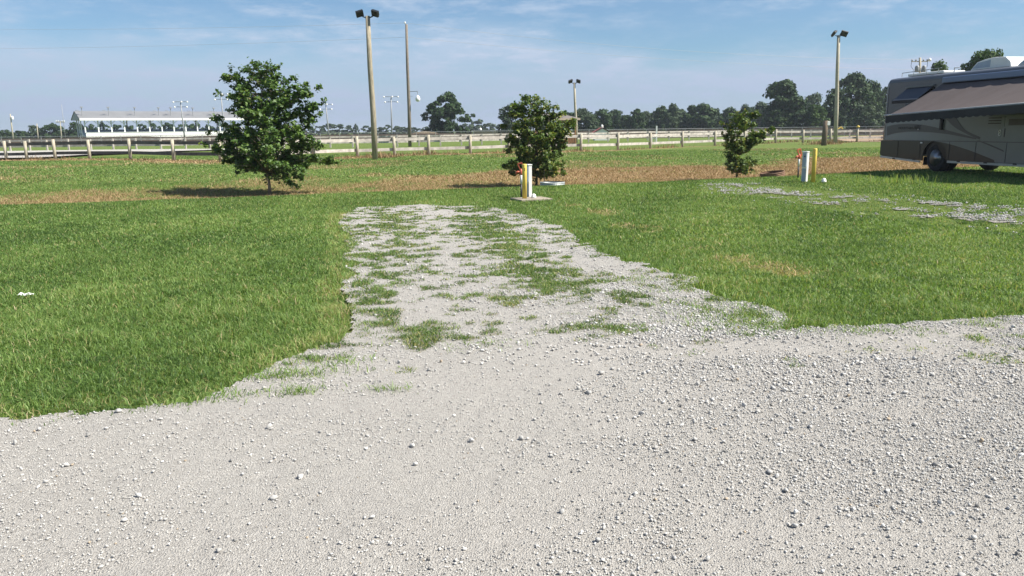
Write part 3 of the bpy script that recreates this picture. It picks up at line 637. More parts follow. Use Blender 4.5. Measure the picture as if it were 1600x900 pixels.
woods('forest', [(p, yt, 60, 250) for p, yt in [(925, 184), (960, 183), (1000, 182), (1040, 181), (1080, 180), (1120, 180), (1160, 178), (1200, 176), (1245, 174), (1290, 168), (1330, 160), (1370, 158), (1410, 150)]], 'farleaf', 'unbroken dark wood filling in behind the treeline')
# ------------------------------------------------------------------ fences
def fence_run(name, pts, ph, rails, pw, bw, label, postmat, railmat, round_=True, offs=.0, facing=1):
    o = np.array([pts[0][0], pts[0][1], 0]); t = empty(name, o, 0, label, 'fence')
    Pz = [np.array([p[0], p[1], float(hz(p[0], p[1]))])-o for p in pts]
    for k, p in enumerate(Pz):
        mb = MB(); h = ph*(1+.03*math.sin(k*2.7)); a = random.uniform(-.02, .02)
        if round_: mb.tube([p+[0, 0, -.2], p+[a*.5, 0, h*.5], p+[a, 0, h]], [pw/2*1.05, pw/2, pw/2*.97], 9)
        else: mb.box(p+[0, 0, h/2-.1], (pw, pw, h+.2))
        mb.build('post', postmat(k) if callable(postmat) else postmat, t, round_)
    for k in range(len(Pz)-1):
        a, b = Pz[k], Pz[k+1]; dd = (b-a)[:2]; nrm = np.array([-dd[1], dd[0], 0])/np.linalg.norm(dd)*offs
        for j, z in enumerate(rails):
            mb = MB(); e1 = random.uniform(-.015, .015); e2 = random.uniform(-.015, .015)
            mb.bar(a+nrm+[0, 0, z+e1], b+nrm+[0, 0, z+e2], .045, bw); mb.build('rail', railmat(k) if callable(railmat) else railmat, t)
    return t
fence_run('board_fence', FEN, 1.33, (1.10, .44), .21, .20, 'long white board fence on round timber posts beyond the trees', M['postwood'], lambda k: M['shadeboard'] if k < 7 else M['board'], True, .12)  # left run turns from the sun; its shade is in the board colour
p2 = [(-60, 235.5, 81), (-20, 235.5, 81), (12, 235.5, 81), (43, 235.5, 81), (70, 235, 81), (104, 235, 81), (139, 235, 81), (174, 234.5, 81), (210, 234, 81), (249, 234, 81), (288, 233, 82), (326, 233, 82), (365, 232, 82), (404, 231, 83), (442, 231, 83), (480, 230, 83), (515, 230, 83.5), (550, 229, 84), (585, 229, 84.5), (620, 229, 85), (654, 227, 86), (687.6, 227, 86), (720.6, 227, 87), (752.6, 227, 88), (783, 227, 89), (818, 226, 90), (852, 225, 92), (886, 223, 94), (919.7, 222, 96), (950, 222, 98), (981.5, 221, 100), (1012.7, 221, 102), (1045.6, 220, 104), (1077, 220, 106), (1108, 219, 108), (1140, 219, 110), (1172, 218, 111), (1205, 217, 111), (1237, 216, 110), (1267, 215, 109), (1297, 215, 107), (1328, 215, 105), (1360, 214, 103), (1392, 214, 101), (1424, 214, 99)]
P2 = [at(a, 205, d)[:2] for a, b, d in p2]
fence_run('track_rail_fence', P2, 1.22, (1.12, .52), .15, .18, 'farther white rail fence on the far side of the track', M['board'], lambda k: M['greyshadeboard'] if k < 9 or k > 35 else M['board'], False, .09)  # both end runs get boards with shade mixed into their grey
# chain-link fence along the far edge of the track, with a bank behind
cl = [at(p, 205, d)[:2] for p, d in [(-140, 118), (0, 118), (125, 119), (250, 120), (380, 121), (500, 121), (620, 122), (740, 123), (860, 124), (980, 126), (1100, 128), (1220, 128), (1320, 127), (1420, 124), (1520, 120)]]
cf = empty('chain_link_fence', (cl[0][0], cl[0][1], 0), 0, 'long low chain-link fence with thin grey posts in front of the far trees', 'fence')
mm, nt, b, o = newmat('chain_link'); b.inputs['Base Color'].default_value = (.07, .06, .052, 1); setin(b, Roughness=.6)
tr = nt.nodes.new('ShaderNodeBsdfTransparent'); mx = nt.nodes.new('ShaderNodeMixShader'); v = coord(nt)
mp = nt.nodes.new('ShaderNodeMapping'); mp.inputs['Rotation'].default_value = (0, .785, 0); nt.links.new(v, mp.inputs[0])
ck = nt.nodes.new('ShaderNodeTexBrick'); ck.offset = 0; ck.inputs['Scale'].default_value = 9; ck.inputs['Mortar Size'].default_value = .05; ck.inputs['Brick Width'].default_value = .5; ck.inputs['Row Height'].default_value = .5
rotv = nt.nodes.new('ShaderNodeSeparateXYZ'); nt.links.new(mp.outputs[0], rotv.inputs[0]); cb = nt.nodes.new('ShaderNodeCombineXYZ'); nt.links.new(rotv.outputs[0], cb.inputs[0]); nt.links.new(rotv.outputs[2], cb.inputs[1]); nt.links.new(cb.outputs[0], ck.inputs['Vector'])
nt.links.new(ck.outputs['Fac'], mx.inputs[0]); nt.links.new(tr.outputs[0], mx.inputs[1]); nt.links.new(b.outputs[0], mx.inputs[2]); nt.links.new(mx.outputs[0], o.inputs[0])
nposts = 0; pan = MB(); rail = MB()
for k in range(len(cl)-1):
    a = np.array([*cl[k], 0.])-[*cl[0], 0]; b_ = np.array([*cl[k+1], 0.])-[*cl[0], 0]; n = max(1, int(round(np.linalg.norm(b_-a)/3.1)))
    pan.add([a+[0, 0, .02], b_+[0, 0, .02], b_+[0, 0, 1.45], a+[0, 0, 1.45]], [(0, 1, 2, 3)])
    rail.tube([a+[0, 0, 1.5], b_+[0, 0, 1.5]], .035, 6)
    for q in range(n):
        c = a+(b_-a)*q/n
        if nposts < 98:
            mb = MB(); mb.tube([c+[0, 0, -.1], c+[0, 0, 1.55]], .04, 6); mb.build('post', M['grey'], cf); nposts += 1
pan.build('mesh_panel', mm, cf); rail.build('top_rail', M['grey'], cf)
bk = MB(); bp = []
xs_ = np.linspace(-150, 110, 90)
for x in xs_:
    y = 131+.02*x+5*math.sin(x*.03); h = 1.05+.35*float(vn(x*.2, 3, 88))
    bp.append([(x, y-2.4, 0), (x, y-.8, h*.8), (x, y+.5, h), (x, y+4, 0)])
bk.add([p for r in bp for p in r], [(k*4+j, (k+1)*4+j, (k+1)*4+j+1, k*4+j+1) for k in range(len(bp)-1) for j in range(3)])
M['bank'] = paint('bank_earth', (.065, .050, .036), .95, .4, .9, spec=.05)
props(bk.build('terrain_bank', M['bank'], smooth=True), kind='structure')
M['mound'] = paint('mound_earth', (.20, .155, .105), .95, .3, .6, spec=.05)
mound = MB()
def dome(mb, c, r, h, n=14):
    prof = [(r*math.cos(a), h*math.sin(a)) for a in np.linspace(0, PI/2-.02, 7)]; mb.lathe(c, prof, n)
c = at(664, 206, 140); dome(mound, (c[0], c[1], 0), 3.8, 1.6)
props(mound.build('dirt_mound', M['mound'], smooth=True), 'tan dirt mound in front of the distant woods', 'mound')
# ------------------------------------------------------------------ grandstand
A = at(133, 200, 150.); B = at(378, 200, 168.)
ang = math.atan2(B[1]-A[1], B[0]-A[0]); Ln = float(np.hypot(B[0]-A[0], B[1]-A[1]))
gs = empty('grandstand', (A[0], A[1], 0), ang, 'long white open-sided grandstand with grey metal roof beyond the track', 'grandstand')
D = 10.; EV = 4.75; RG = 6.35
mb = MB(); o_ = .9
rf = [(-o_, -o_, EV), (-o_, D/2, RG), (-o_, D+o_, EV)]
mb.add([(-o_, -o_, EV), (Ln+o_, -o_, EV), (Ln+o_, D/2, RG), (-o_, D/2, RG), (Ln+o_, D+o_, EV), (-o_, D+o_, EV)], [(0, 1, 2, 3), (3, 2, 4, 5)])
mb.add([(-o_, -o_, EV-.16), (Ln+o_, -o_, EV-.16), (Ln+o_, D/2, RG-.16), (-o_, D/2, RG-.16), (Ln+o_, D+o_, EV-.16), (-o_, D+o_, EV-.16)], [(0, 3, 2, 1), (3, 5, 4, 2)])
mb.build('roof', M['roofmetal'], gs)
mb = MB(); mb.box((Ln/2, -o_-.03, EV-.12), (Ln+2*o_, .06, .42)); mb.build('fascia', M['white'], gs)
for x in (-o_+.05, Ln+o_-.05):
    mb = MB(); mb.add([(x, -o_+.3, EV-.17), (x, D+o_-.3, EV-.17), (x, D/2, RG-.2)], [(0, 1, 2)]); mb.build('gable', M['grey'], gs)
nc = 14
for k in range(nc):
    x = Ln*k/(nc-1); mb = MB(); mb.box((x, 0, 2.55+.9), (.22, .22, EV-.5-2.55+1.0)); 
    for s in (-1, 1):
        if 0 <= x+s*.7 <= Ln: mb.bar((x+s*.08, 0, EV-.95), (x+s*.75, 0, EV-.38), .10, .10)
    mb.build('column', M['whitemetal'], gs)
for k in range(0, nc, 2):
    x = Ln*k/(nc-1); mb = MB(); mb.box((x, D, EV/2), (.2, .2, EV-.1)); mb.build('rear_column', M['grey'], gs)
for k in range(3):
    mb = MB(); mb.box((-.35, 2.2+k*2.6, EV/2), (.16, .16, EV)); mb.build('end_column', M['whitemetal'], gs)
mb = MB(); mb.box((Ln/2, -.15, 1.25), (Ln, .2, 1.75)); mb.build('front_wall', M['white'], gs)
mb = MB(); mb.box((Ln/2, -.18, 2.14), (Ln+.1, .3, .06)); mb.build('handrail', M['whitemetal'], gs)
seat = MB()
for k in range(6): seat.box((Ln/2, .9+k*1.35, .9+k*.30), (Ln-.3, 1.34, .5+k*.02))
seat.build('seating', M['bluegrey'], gs)
mb = MB(); mb.box((Ln/2, D-.2, 2.35), (Ln, .1, .5)); mb.build('back_rail', M['grey'], gs)
for px in (133, 173, 213, 250, 269, 304, 338):
    x = (px-133)/(378-133)*Ln; x = x*(1+.06*(x/Ln-1)); y = 1.6; zz = EV+(y+o_)/(D/2+o_)*(RG-EV)
    mb = MB(); mb.tube([(x, y, zz-.05), (x, y, RG+.55)], .07, 6); mb.bar((x, y, zz+.75), (x-.75, y-.2, zz+.9), .06, .06); q = mb.build('lamp_bracket', M['grey'], gs)
    l = MB(); l.box((x, y-.12, RG+.62), (.42, .34, .22)); l.box((x-.85, y-.22, zz+.92), (.45, .30, .10)); l.build('floodlight', M['grey'], q)
# ------------------------------------------------------------------ poles
def pole_at(px, pybase, d, lean_px=0, ytop=None):
    b = at(px, pybase, d); t = at(px+lean_px, ytop, d); return np.array([b[0], b[1], 0.]), np.array([t[0]-b[0], 0, t[2]])
def stadium(px, ytop, d, label, lean=-4):
    b, tp = pole_at(px, 208, d, lean, ytop); t = empty('stadium_light', b, 0, label, 'light pole', 'stadium lights round the track')
    mb = MB(); mb.tube([(0, 0, -.2), tp*.5, tp], [.16, .13, .09], 8); mb.build('pole', M['grey'], t, True)
    for j, dz in enumerate((0, -.9)):
        c = tp+[0, 0, dz]; w = 1.25-.15*j
        mb = MB(); mb.bar(c+[-w, 0, 0], c+[w, 0, 0], .09, .09); ca = mb.build('crossarm', M['grey'], t)
        for s in (-1, 1):
            l = MB(); l.lathe((c[0]+s*w, c[1]-.1, c[2]-.02), [(.06, -.14), (.17, -.12), (.13, .03), (.06, .11), (.02, .13)], 10); l.build('lamp', M['white'], ca, True)
        if j == 0:
            l = MB(); l.lathe((c[0]+.25, c[1]-.2, c[2]), [(.06, -.14), (.17, -.12), (.13, .03), (.03, .13)], 10); l.build('lamp', M['white'], ca, True)
    return t
stadium(288, 159, 140, 'stadium light with white lamps in front of the grandstand roof', -6)
stadium(351, 147, 138, 'taller stadium light at the right end of the grandstand beside the maple crown', -6)
stadium(514, 163, 150, 'stadium light right of the full maple tree, half behind its twigs', -5)
stadium(612, 151, 138, 'stadium light standing between the two tall timber poles', -1)
def floodhead(t, c, s, yaw, size=.5):
    mb = MB(); mb.bar(c+[0, 0, -.15], c+[s*.32, -.05, -.02], .06, .06); br = mb.build('bracket', M['black'], t)
    fl = MB(); fl.box((0, 0, 0), (size, .14, size*.85)); 
    for q in range(5): fl.box((-size*.4+q*size*.2, .11, 0), (.025, .09, size*.7))
    f = fl.build('floodlight', M['black'], t); f.location = tuple(c+[s*.46, -.08, .13]); f.rotation_euler = (math.radians(38), math.radians(s*18), yaw)
    ln = MB(); ln.box((0, -.075, 0), (size*.82, .012, size*.68)); ln.build('lens', M['black'], f)
def woodpole(name, px, yb, d, ytop, lean, r0, r1, label, cat_='pole', mat='wood'):
    b, tp = pole_at(px, yb, d, lean, ytop); t = empty(name, b, 0, label, cat_)
    mb = MB(); mb.tube([(0, 0, -.2), tp*.33+[.03, 0, 0], tp*.66-[.02, 0, 0], tp], [r0, r0*.85+r1*.15, r0*.4+r1*.6, r1], 12); mb.build('pole', M[mat], t, True)
    return t, tp, b
t, tp, b = woodpole('floodlight_pole', 586, 247, 47.6, 25, -11.5, .18, .135, 'tall pale timber pole with two black floodlights, standing at the board fence', 'light pole')
floodhead(t, tp, -1, .35, .44); floodhead(t, tp, 1, -.35, .44)
t, tp, polB = woodpole('utility_pole', 640.5, 228, 84, 38, -5.5, .19, .13, 'tall weathered utility pole carrying two wires and a hanging white lamp', 'utility pole', 'darkpole')
tpB = tp.copy(); zl = at(640, 143, 84)[2]; xl = tp[0]*zl/tp[2]
mb = MB(); mb.bar((xl, 0, zl), (xl+1.0, -.1, zl), .06, .06); mb.bar((xl, 0, zl-.5), (xl+.5, -.1, zl-.5), .03, .03); mb.tube([(xl+1., -.1, zl), (xl+1., -.1, zl-.3)], .03, 6); lb = mb.build('lamp_arm', M['grey'], t)
mb = MB(); mb.lathe((xl+1., -.1, zl-.75), [(.10, -.32), (.23, -.26), (.27, .0), (.20, .15), (.10, .32), (.04, .35)], 12); mb.build('lamp', M['whitemetal'], lb, True)
mb = MB(); mb.lathe(tuple(tp+[-.14, 0, .05]), [(.05, 0), (.09, .06), (.09, .16), (.03, .22)], 8); mb.build('insulator', M['white'], t, True)
t, tp, b = woodpole('floodlight_pole', 1305, 224, 74, 55, 5.5, .19, .14, 'slim timber pole with two black floodlights near the motorhome', 'light pole', 'postwood')
floodhead(t, tp, -1, .9, .62); floodhead(t, tp, 1, -.2, .62)
t, tp, b = woodpole('floodlight_pole', 901, 220, 92, 129, -3.5, .16, .12, 'thin pole with two small black floodlights behind the judges stand', 'light pole', 'postwood')
floodhead(t, tp, -1, .5, .5); floodhead(t, tp, 1, -.5, .5)
# stout meter post
b = G(1287, 227.5); t = empty('meter_post', (b[0], b[1], 0), 0, 'stout dark timber post with a white meter box at the fence', 'post')
mb = MB(); mb.tube([(0, 0, -.2), (.02, 0, 1.1), (.03, 0, 2.1)], [.23, .215, .20], 10); mb.build('post', M['darkwood'], t, True)
mb = MB(); mb.box((.24, -.08, 1.88), (.24, .2, .36)); mb.build('meter_box', M['white'], t, bevel=.02)
def smallpole(px, yt, d, lean, label, kind, r=.13, mat='postwood'):
    b, tp = pole_at(px, 214, d, lean, yt); t = empty('utility_pole' if kind != 'mast' else 'mast', b, 0, label, 'utility pole' if kind != 'mast' else 'mast')
    mb = MB(); mb.tube([(0, 0, -.2), tp*.5, tp], [r, r*.9, r*.65], 8); mb.build('pole', M[mat], t, True)
    if kind in ('can', 'arm2'):
        for s in ((1,) if kind == 'can' else (-1, 1)):
            mb = MB(); mb.lathe(tuple(tp*.86+[s*.42, -.1, -.35]), [(.22, 0), (.25, .05), (.25, .6), (.2, .72), (.06, .8)], 10); mb.build('transformer', M['whitemetal'] if kind == 'can' else M['grey'], t, True)
    if kind in ('arm', 'arm2'):
        for dz in ((0, -.25) if kind == 'arm' else (-.35,)):
            mb = MB(); w = 1.0; mb.bar(tp+[-w, 0, dz-.1], tp+[w, 0, dz-.1], .1, .1); ca = mb.build('crossarm', M['postwood'], t)
            for q in (-.92, -.45, .45, .92):
                i = MB(); i.lathe(tuple(tp+[q*w, 0, dz-.05]), [(.05, 0), (.09, .06), (.09, .16), (.03, .22)], 7); i.build('insulator', M['grey' if kind == 'arm2' else 'white'], ca, True)
        if kind == 'arm2':
            q = MB(); q.lathe(tuple(tp+[1.15, -.1, -.28]), [(.05, -.2), (.2, -.1), (.16, .12), (.03, .22)], 8); q.build('lamp', M['white'], t, True)
            for s in (-1, 1):
                q = MB(); q.tube([tp+[s*.95, 0, -.4], tp+[s*1.0, 0, -1.0], tp+[s*.6, 0, -1.5]], .025, 5); q.build('lead', M['black'], t)
    return t
smallpole(20, 178, 175, -4, 'grey utility pole with a white transformer can at the far left', 'can', .17)
smallpole(59, 193, 180, -1.5, 'short bare pole left of the grandstand', 'bare')
smallpole(95.5, 189, 180, -1.5, 'short pole with crossarms beside the thin mast', 'arm')
smallpole(102, 163, 185, -6, 'very thin dark mast left of the grandstand', 'mast', .07, 'grey')
smallpole(1438, 90, 95, -.5, 'utility pole with transformers rising behind the motorhome roof', 'arm2', .2)
polR = np.array([*at(1438, 150, 95)[:2], 0.])
M['wire'] = paint('weathered_wire', (.34, .35, .37), .5, .05, 1)
def wire(a, b, sag, label, r=.011):
    mb = MB(); pts = []
    for k in range(25):
        u = k/24; p = np.array(a)*(1-u)+np.array(b)*u; p[2] -= sag*4*u*(1-u); pts.append(p)
    mb.tube(pts, r, 4); props(mb.build('overhead_wire', M['wire']), label, 'wire')
pT = polB+tpB+[-.14, 0, .15]; zl2 = at(636, 58, 84)[2]; pL = polB+np.array([tpB[0]*zl2/tpB[2], 0, zl2])
eL1 = at(-300, 40, 120); eL2 = at(-300, 74, 120)
wire(pT, eL1, .6, 'upper overhead wire running left from the tall utility pole'); wire(pL, eL2, .6, 'lower overhead wire running left from the tall utility pole')
wire(pT, polR+[0, 0, 9.4], .9, 'upper overhead wire running right from the tall utility pole'); wire(pL, polR+[0, 0, 8.2], .6, 'lower overhead wire running right from the tall utility pole')
# ------------------------------------------------------------------ judges stand, sheds, gate post, barrier
c = at(861, 215, 78.); t = empty('judges_stand', (c[0], c[1], 0), .18, 'small brown timber judges stand with a grey roof behind the bushy maple', 'pavilion')
w = 2.0
mb = MB(); mb.add([(-w-.35, -w-.35, 2.7), (w+.35, -w-.35, 2.7), (w+.35, w+.35, 2.7), (-w-.35, w+.35, 2.7), (-.5, 0, 3.3), (.5, 0, 3.3)], [(0, 1, 5, 4), (1, 2, 5), (2, 3, 4, 5), (3, 0, 4), (3, 2, 1, 0)]); mb.build('roof', M['shingle'], t)
mb = MB()
for s in (-1, 1): mb.box((0, s*(w+.37), 2.62), (2*w+.78, .06, .20)); mb.box((s*(w+.37), 0, 2.62), (.06, 2*w+.7, .20))
mb.build('fascia', M['tan'], t)
for sx_ in (-1, -.33, .33, 1):
    for s2 in (-1, 1):
        mb = MB(); mb.box((sx_*w, s2*w, 1.3), (.16, .16, 2.6)); mb.build('post', M['brownwood'], t)
mb = MB(); mb.box((0, 0, .25), (2*w, 2*w, .2)); mb.build('floor', M['brownwood'], t)
mb = MB()
for s2 in (-1, 1):
    mb.box((0, s2*(w+.02), 1.15), (2*w, .06, .09)); mb.box((s2*(w+.02), 0, 1.15), (.06, 2*w, .09))
    for q in np.arange(-w+.15, w, .24): mb.box((q, s2*(w+.02), .72), (.07, .05, .8)); mb.box((s2*(w+.02), q, .72), (.05, .07, .8))
mb.build('railing', M['brownwood'], t)
c = at(941, 205, 112.); t = empty('shed', (c[0], c[1], 0), 0, 'small white gabled shed with a dull red roof in front of the dark treeline', 'shed')
t.scale = (.86, .86, .84)
mb = MB(); mb.prism([(-1.25, 0), (1.25, 0), (1.25, 1.35), (0, 2.05), (-1.25, 1.35)], 0, 3); mb.build('wall', M['white'], t)
mb = MB(); mb.add([(-1.5, -.2, 1.24), (0, -.2, 2.12), (0, 3.2, 2.12), (-1.5, 3.2, 1.24), (1.5, -.2, 1.24), (1.5, 3.2, 1.24)], [(0, 1, 2, 3), (1, 4, 5, 2)])
mb.add([(-1.5, -.2, 1.34), (0, -.2, 2.22), (0, 3.2, 2.22), (-1.5, 3.2, 1.34), (1.5, -.2, 1.34), (1.5, 3.2, 1.34)], [(0, 1, 2, 3), (1, 4, 5, 2)]); mb.build('roof', M['red'], t)
mb = MB(); mb.lathe((0, .3, 2.15), [(.2, 0), (.2, .35), (.02, .55)], 6); mb.build('cupola', M['white'], t)
c = at(768, 207, 150.); t = empty('long_shed', (c[0], c[1], 0), 0, 'long low tan shed left of the bushy maple beyond the chain-link fence', 'shed')
mb = MB(); mb.box((0, 2, .75), (7, 4, 1.5)); mb.build('wall', M['tan'], t); mb = MB(); mb.box((0, 2, 1.62), (7.6, 4.6, .16)); mb.build('roof', M['roofmetal'], t)
for q in (-2.2, 1.5):
    mb = MB(); mb.lathe((q, 1.5, 1.7), [(.25, 0), (.25, .3), (.02, .45)], 8); mb.build('vent', M['white'], t)
b = at(1025.5, 221, 92); t = empty('gate_post', (b[0], b[1], 0), 0, 'white gate post with a low white frame beside the far rail fence', 'gate post')
mb = MB(); mb.box((0, 0, .95), (.16, .16, 1.95)); mb.build('post', M['white'], t)
mb = MB()
for q in (-.5, -.25): mb.box((q, 0, .45), (.07, .06, .9))
mb.box((-.3, .05, .88), (.5, .05, .08)); mb.box((-.3, .05, .45), (.5, .05, .08)); mb.build('frame', M['white'], t)
b = at(1308, 210, 118); t = empty('barrier', (b[0], b[1], 0), 0, 'yellow barrier arm right behind the slim floodlight pole', 'barrier')
mb = MB(); mb.bar((-.2, 0, 1.05), (.55, 0, 1.5), .12, .16); mb.bar((.55, 0, 1.5), (.8, 0, 1.2), .12, .16); mb.build('arm', M['yellow'], t); mb = MB(); mb.box((-.2, 0, .5), (.3, .3, 1.0)); mb.build('base', M['grey'], t)
b = FEN[25]; t = empty('yellow_marker', (b[0], b[1], 1.33), 0, 'small yellow marker on top of the fence post nearest the motorhome', 'lamp')  # plain yellow shape on the post top, not a lamp
mb = MB(); mb.lathe((0, 0, 0), [(.10, 0), (.14, .05), (.05, .08), (.05, .14)], 10); mb.build('base', M['grey'], t, True); mb = MB(); mb.lathe((0, 0, .14), [(.1, 0), (.17, .05), (.14, .14), (.02, .2)], 10); mb.build('lens', M['yellow'], t, True)
# ------------------------------------------------------------------ site utilities
def hydrant(p, label, rz=0):
    t = empty('water_hydrant', p, rz, label, 'hydrant')
    mb = MB(); mb.tube([(0, 0, -.1), (0, 0, .40)], .024, 10); mb.build('pipe', M['black'], t, True)
    mb = MB(); mb.tube([(0, 0, .39), (0, 0, .66)], .030, 10); mb.build('sleeve', M['white'], t, True)
    mb = MB(); mb.lathe((0, 0, .62), [(.034, 0), (.05, .02), (.05, .09), (.03, .13), (.015, .16)], 12); mb.tube([(-.02, 0, .70), (-.10, -.01, .70), (-.135, -.012, .65)], [.026, .026, .03], 8); h = mb.build('head', M['orange'], t, True)
    mb = MB(); mb.bar((-.02, 0, .76), (-.085, 0, .90), .03, .03); mb.bar((.02, 0, .74), (.075, 0, .70), .035, .04); mb.bar((-.085, 0, .90), (.02, 0, .93), .03, .035); mb.bar((.02, 0, .93), (.085, 0, .72), .032, .032); mb.build('handle', M['orange'], h)
    return t
def bollard(p, h, r, label, mark=None):
    t = empty('bollard', p, 0, label, 'bollard')
    mb = MB(); mb.lathe((0, 0, 0), [(r, -.1), (r, h-.02), (r*.9, h-.004), (r*.6, h), (0.001, h)], 20); mb.build('post', M['yellow'], t, True)
    if mark:
        for (x, z, w, hh) in mark:
            mb = MB(); mb.box((x, -math.sqrt(max(0, r*r-x*x))-.001, z), (w, .008, hh)); mb.build('mark', M['black'], t)
    return t
def pedestal(p, h, rz, label):
    t = empty('power_pedestal', p, rz, label, 'power pedestal')
    mb = MB(); mb.box((0, 0, h/2-.05), (.085, .18, h+.1)); mb.build('post', M['plastic'], t, bevel=.008)
    mb = MB(); mb.box((-.057, -.01, h*.74), (.030, .15, h*.46)); mb.build('panel_cover', M['bluegrey'], t, bevel=.006)  # cover tinted blue-grey to paint in the shaded left face
    mb = MB(); mb.box((-.0445, .0, h*.24), (.006, .14, h*.42)); mb.build('lower_shade_panel', M['bluegrey'], t)  # thin sheet carrying the left face's shade below the cover
    mb = MB(); mb.box((-.076, -.03, h*.86), (.010, .04, .04)); mb.build('meter', M['black'], t)
    mb = MB(); mb.box((-.008, 0, h+.012), (.115, .20, .025)); mb.build('cap', M['plastic'], t, bevel=.006)
    return t
def ball(p, label, r=.055):
    mb = MB(); mb.lathe((0, 0, 0), [(r*1.15, 0), (r*1.15, r*.5), (r, r*.7), (r*.9, r*1.3), (r*.5, r*1.75), (.001, r*1.9)], 14)
    props(mb.build('sewer_cap', M['plastic'], smooth=True, loc=p), label, 'pipe cap')
c = G(830, 309.5); zg = float(hz(c[0], c[1]))
mb = MB(); mb.box((0, 0, -.025), (.84, .66, .14)); o = mb.build('concrete_pad', M['concrete'], loc=(c[0], c[1], zg), bevel=.012); o.rotation_euler = (0, 0, .42)
props(o, 'worn square concrete pad under the pedestal at the end of the driveway', 'concrete pad')
top = zg+.045
b = G(819.8, 310); bollard((b[0], b[1], top-.01), .845, .056, 'yellow bollard on the concrete pad beside the white pedestal', [(.012, .72, .012, .07), (.004, .69, .012, .02)])
b = G(827.3, 307.5); pedestal((b[0], b[1]+.1, top-.05), .83, .28, 'white utility pedestal on the concrete pad beside the yellow bollard')
b = G(814.6, 305.2); hydrant((b[0], b[1], top-.10), 'orange-handled water hydrant on the concrete pad, partly hidden by the yellow bollard')
b = G(834, 309); ball((b[0], b[1], top+.0), 'white sewer pipe cap lying on the concrete pad')
b = G(1258.5, 286); zq = float(hz(b[0], b[1])); pedestal((b[0], b[1]+.1, zq), .87, .46, 'white power pedestal with blue-grey shaded side in the grass at the neighbouring site')
b = G(1270, 287); bollard((b[0], b[1], zq), .985, .060, 'yellow bollard standing in grass right of the shaded white pedestal', [(-.008, .92, .014, .014), (-.008, .80, .014, .014)])
b = G(1246.5, 281); hydrant((b[0], b[1], zq), 'orange-handled water hydrant in the grass left of the shaded white pedestal', .3)
b = G(1287, 288); ball((b[0], b[1], zq+.03), 'white sewer pipe cap in the grass near the motorhome shadow', .062)
def ring(p, r, h, m, label, tilt):
    mb = MB(); prof = []
    for k in range(9): prof.append((r+.012*(k % 2), h*k/8))
    inner = [(q[0]-.022, q[1]) for q in reversed(prof)]
    mb.lathe((0, 0, 0), prof+inner, 36); o = mb.build('fire_ring', M[m], smooth=False, loc=p); o.rotation_euler = tilt; return props(o, label, 'fire ring')
b = at(863, 282, 23.9); ring((b[0], b[1], float(hz(b[0], b[1]))-.02), .385, .20, 'galv', 'shiny galvanised steel fire ring in the grass right of the bushy maple', (.0, .0, 0))
b = at(1207.5, 275, 25.7); ring((b[0], b[1], float(hz(b[0], b[1]))-.01), .40, .21, 'rust', 'rusty dark fire ring lying tilted beside the small sapling', (.02, -.13, 0))
b = G(40, 457, .065); mb = MB(); n = 7
for k in range(n):
    pass
vs = []
for k in range(8):
    for j in range(3): vs.append((-.07+.020*k, -.03+.03*j+.01*math.sin(k*2), (.008*math.sin(k*1.3+j)+.006*j)))
mb.add(vs, [(k*3+j, (k+1)*3+j, (k+1)*3+j+1, k*3+j+1) for k in range(7) for j in range(2)])
props(mb.build('paper_scrap', M['paper'], smooth=True, loc=(b[0], b[1], .042)), 'crumpled scrap of white paper lying on the left lawn', 'litter')
# ------------------------------------------------------------------ motorhome
dv = np.array([.164, -.986, 0]); dv /= np.linalg.norm(dv); nv = np.array([dv[1], -dv[0], 0]); org = np.array([15.21, 27.48, 0])-dv*2.79
def side(px, py):
    d = ray(px, py); q = EYEP+d*(np.dot(org-EYEP, nv)/np.dot(d, nv)); return float((q-org)@dv), float(q[2])
M['taupe'] = paint('taupe_coach_paint', (.070, .070, .082), .22, .05, 2)
M['capgrey'] = paint('grey_roof_cap', (.082, .09, .105), .35, .06, 2)
M['sage'] = paint('pale_sage_paint', (.185, .208, .215), .22, .05, 2)
M['swoosh'] = paint('grey_swoosh_paint', (.052, .052, .057), .35, .05, 2)
M['brown'] = paint('dark_brown_paint', (.009, .0085, .010), .3, .1, 2)
M['chrome'] = paint('polished_trim', (.75, .75, .72), .12, .03, 2, metal=1)
M['reflecttrim'] = paint('skirt_trim_reflection', (.55, .53, .47), .4, .1, 5)  # pale colour paints in the lit straw mirrored by the bright strip
M['rim'] = paint('dull_alloy', (.30, .31, .33), .32, .1, 5, metal=.9)
M['tyre'] = paint('tyre_rubber', (.018, .018, .018), .85, .2, 9)
M['awnfab'] = paint('taupe_awning_fabric', (.105, .088, .085), .85, .10, 1.2, stretch=(1, .25, .25), spec=.1)
M['valance'] = paint('dark_valance_fabric', (.045, .045, .051), .9, .12, 3, spec=.1)
M['caseblue'] = paint('blue_grey_awning_case', (.12, .165, .27), .35, .05, 2)
M['winglass'] = paint('dark_window_glass', (.012, .014, .018), .05, .1, 2)
M['winawn'] = paint('navy_window_awning', (.028, .037, .055), .6, .08, 3)
rv = empty('motorhome', org, math.atan2(dv[1], dv[0]), 'large taupe and sage motorhome with swoosh stripes and an open side awning', 'motorhome')
LRV = 10.6; WR = 2.5
def prof_at(inset, zt, zb):
    r = .16; i = inset; z1 = zt-.22
    p = [(i, zb), (i, z1)]
    for k in range(1, 6):
        a = PI/2*k/6; p.append((i+r*(1-math.cos(a))*1.2, z1+.17*math.sin(a)))
    p += [(i+.35, zt-.02), (WR/2, zt+.02)]
    return p+[(WR-q[0], q[1]) for q in reversed(p[:-1])]
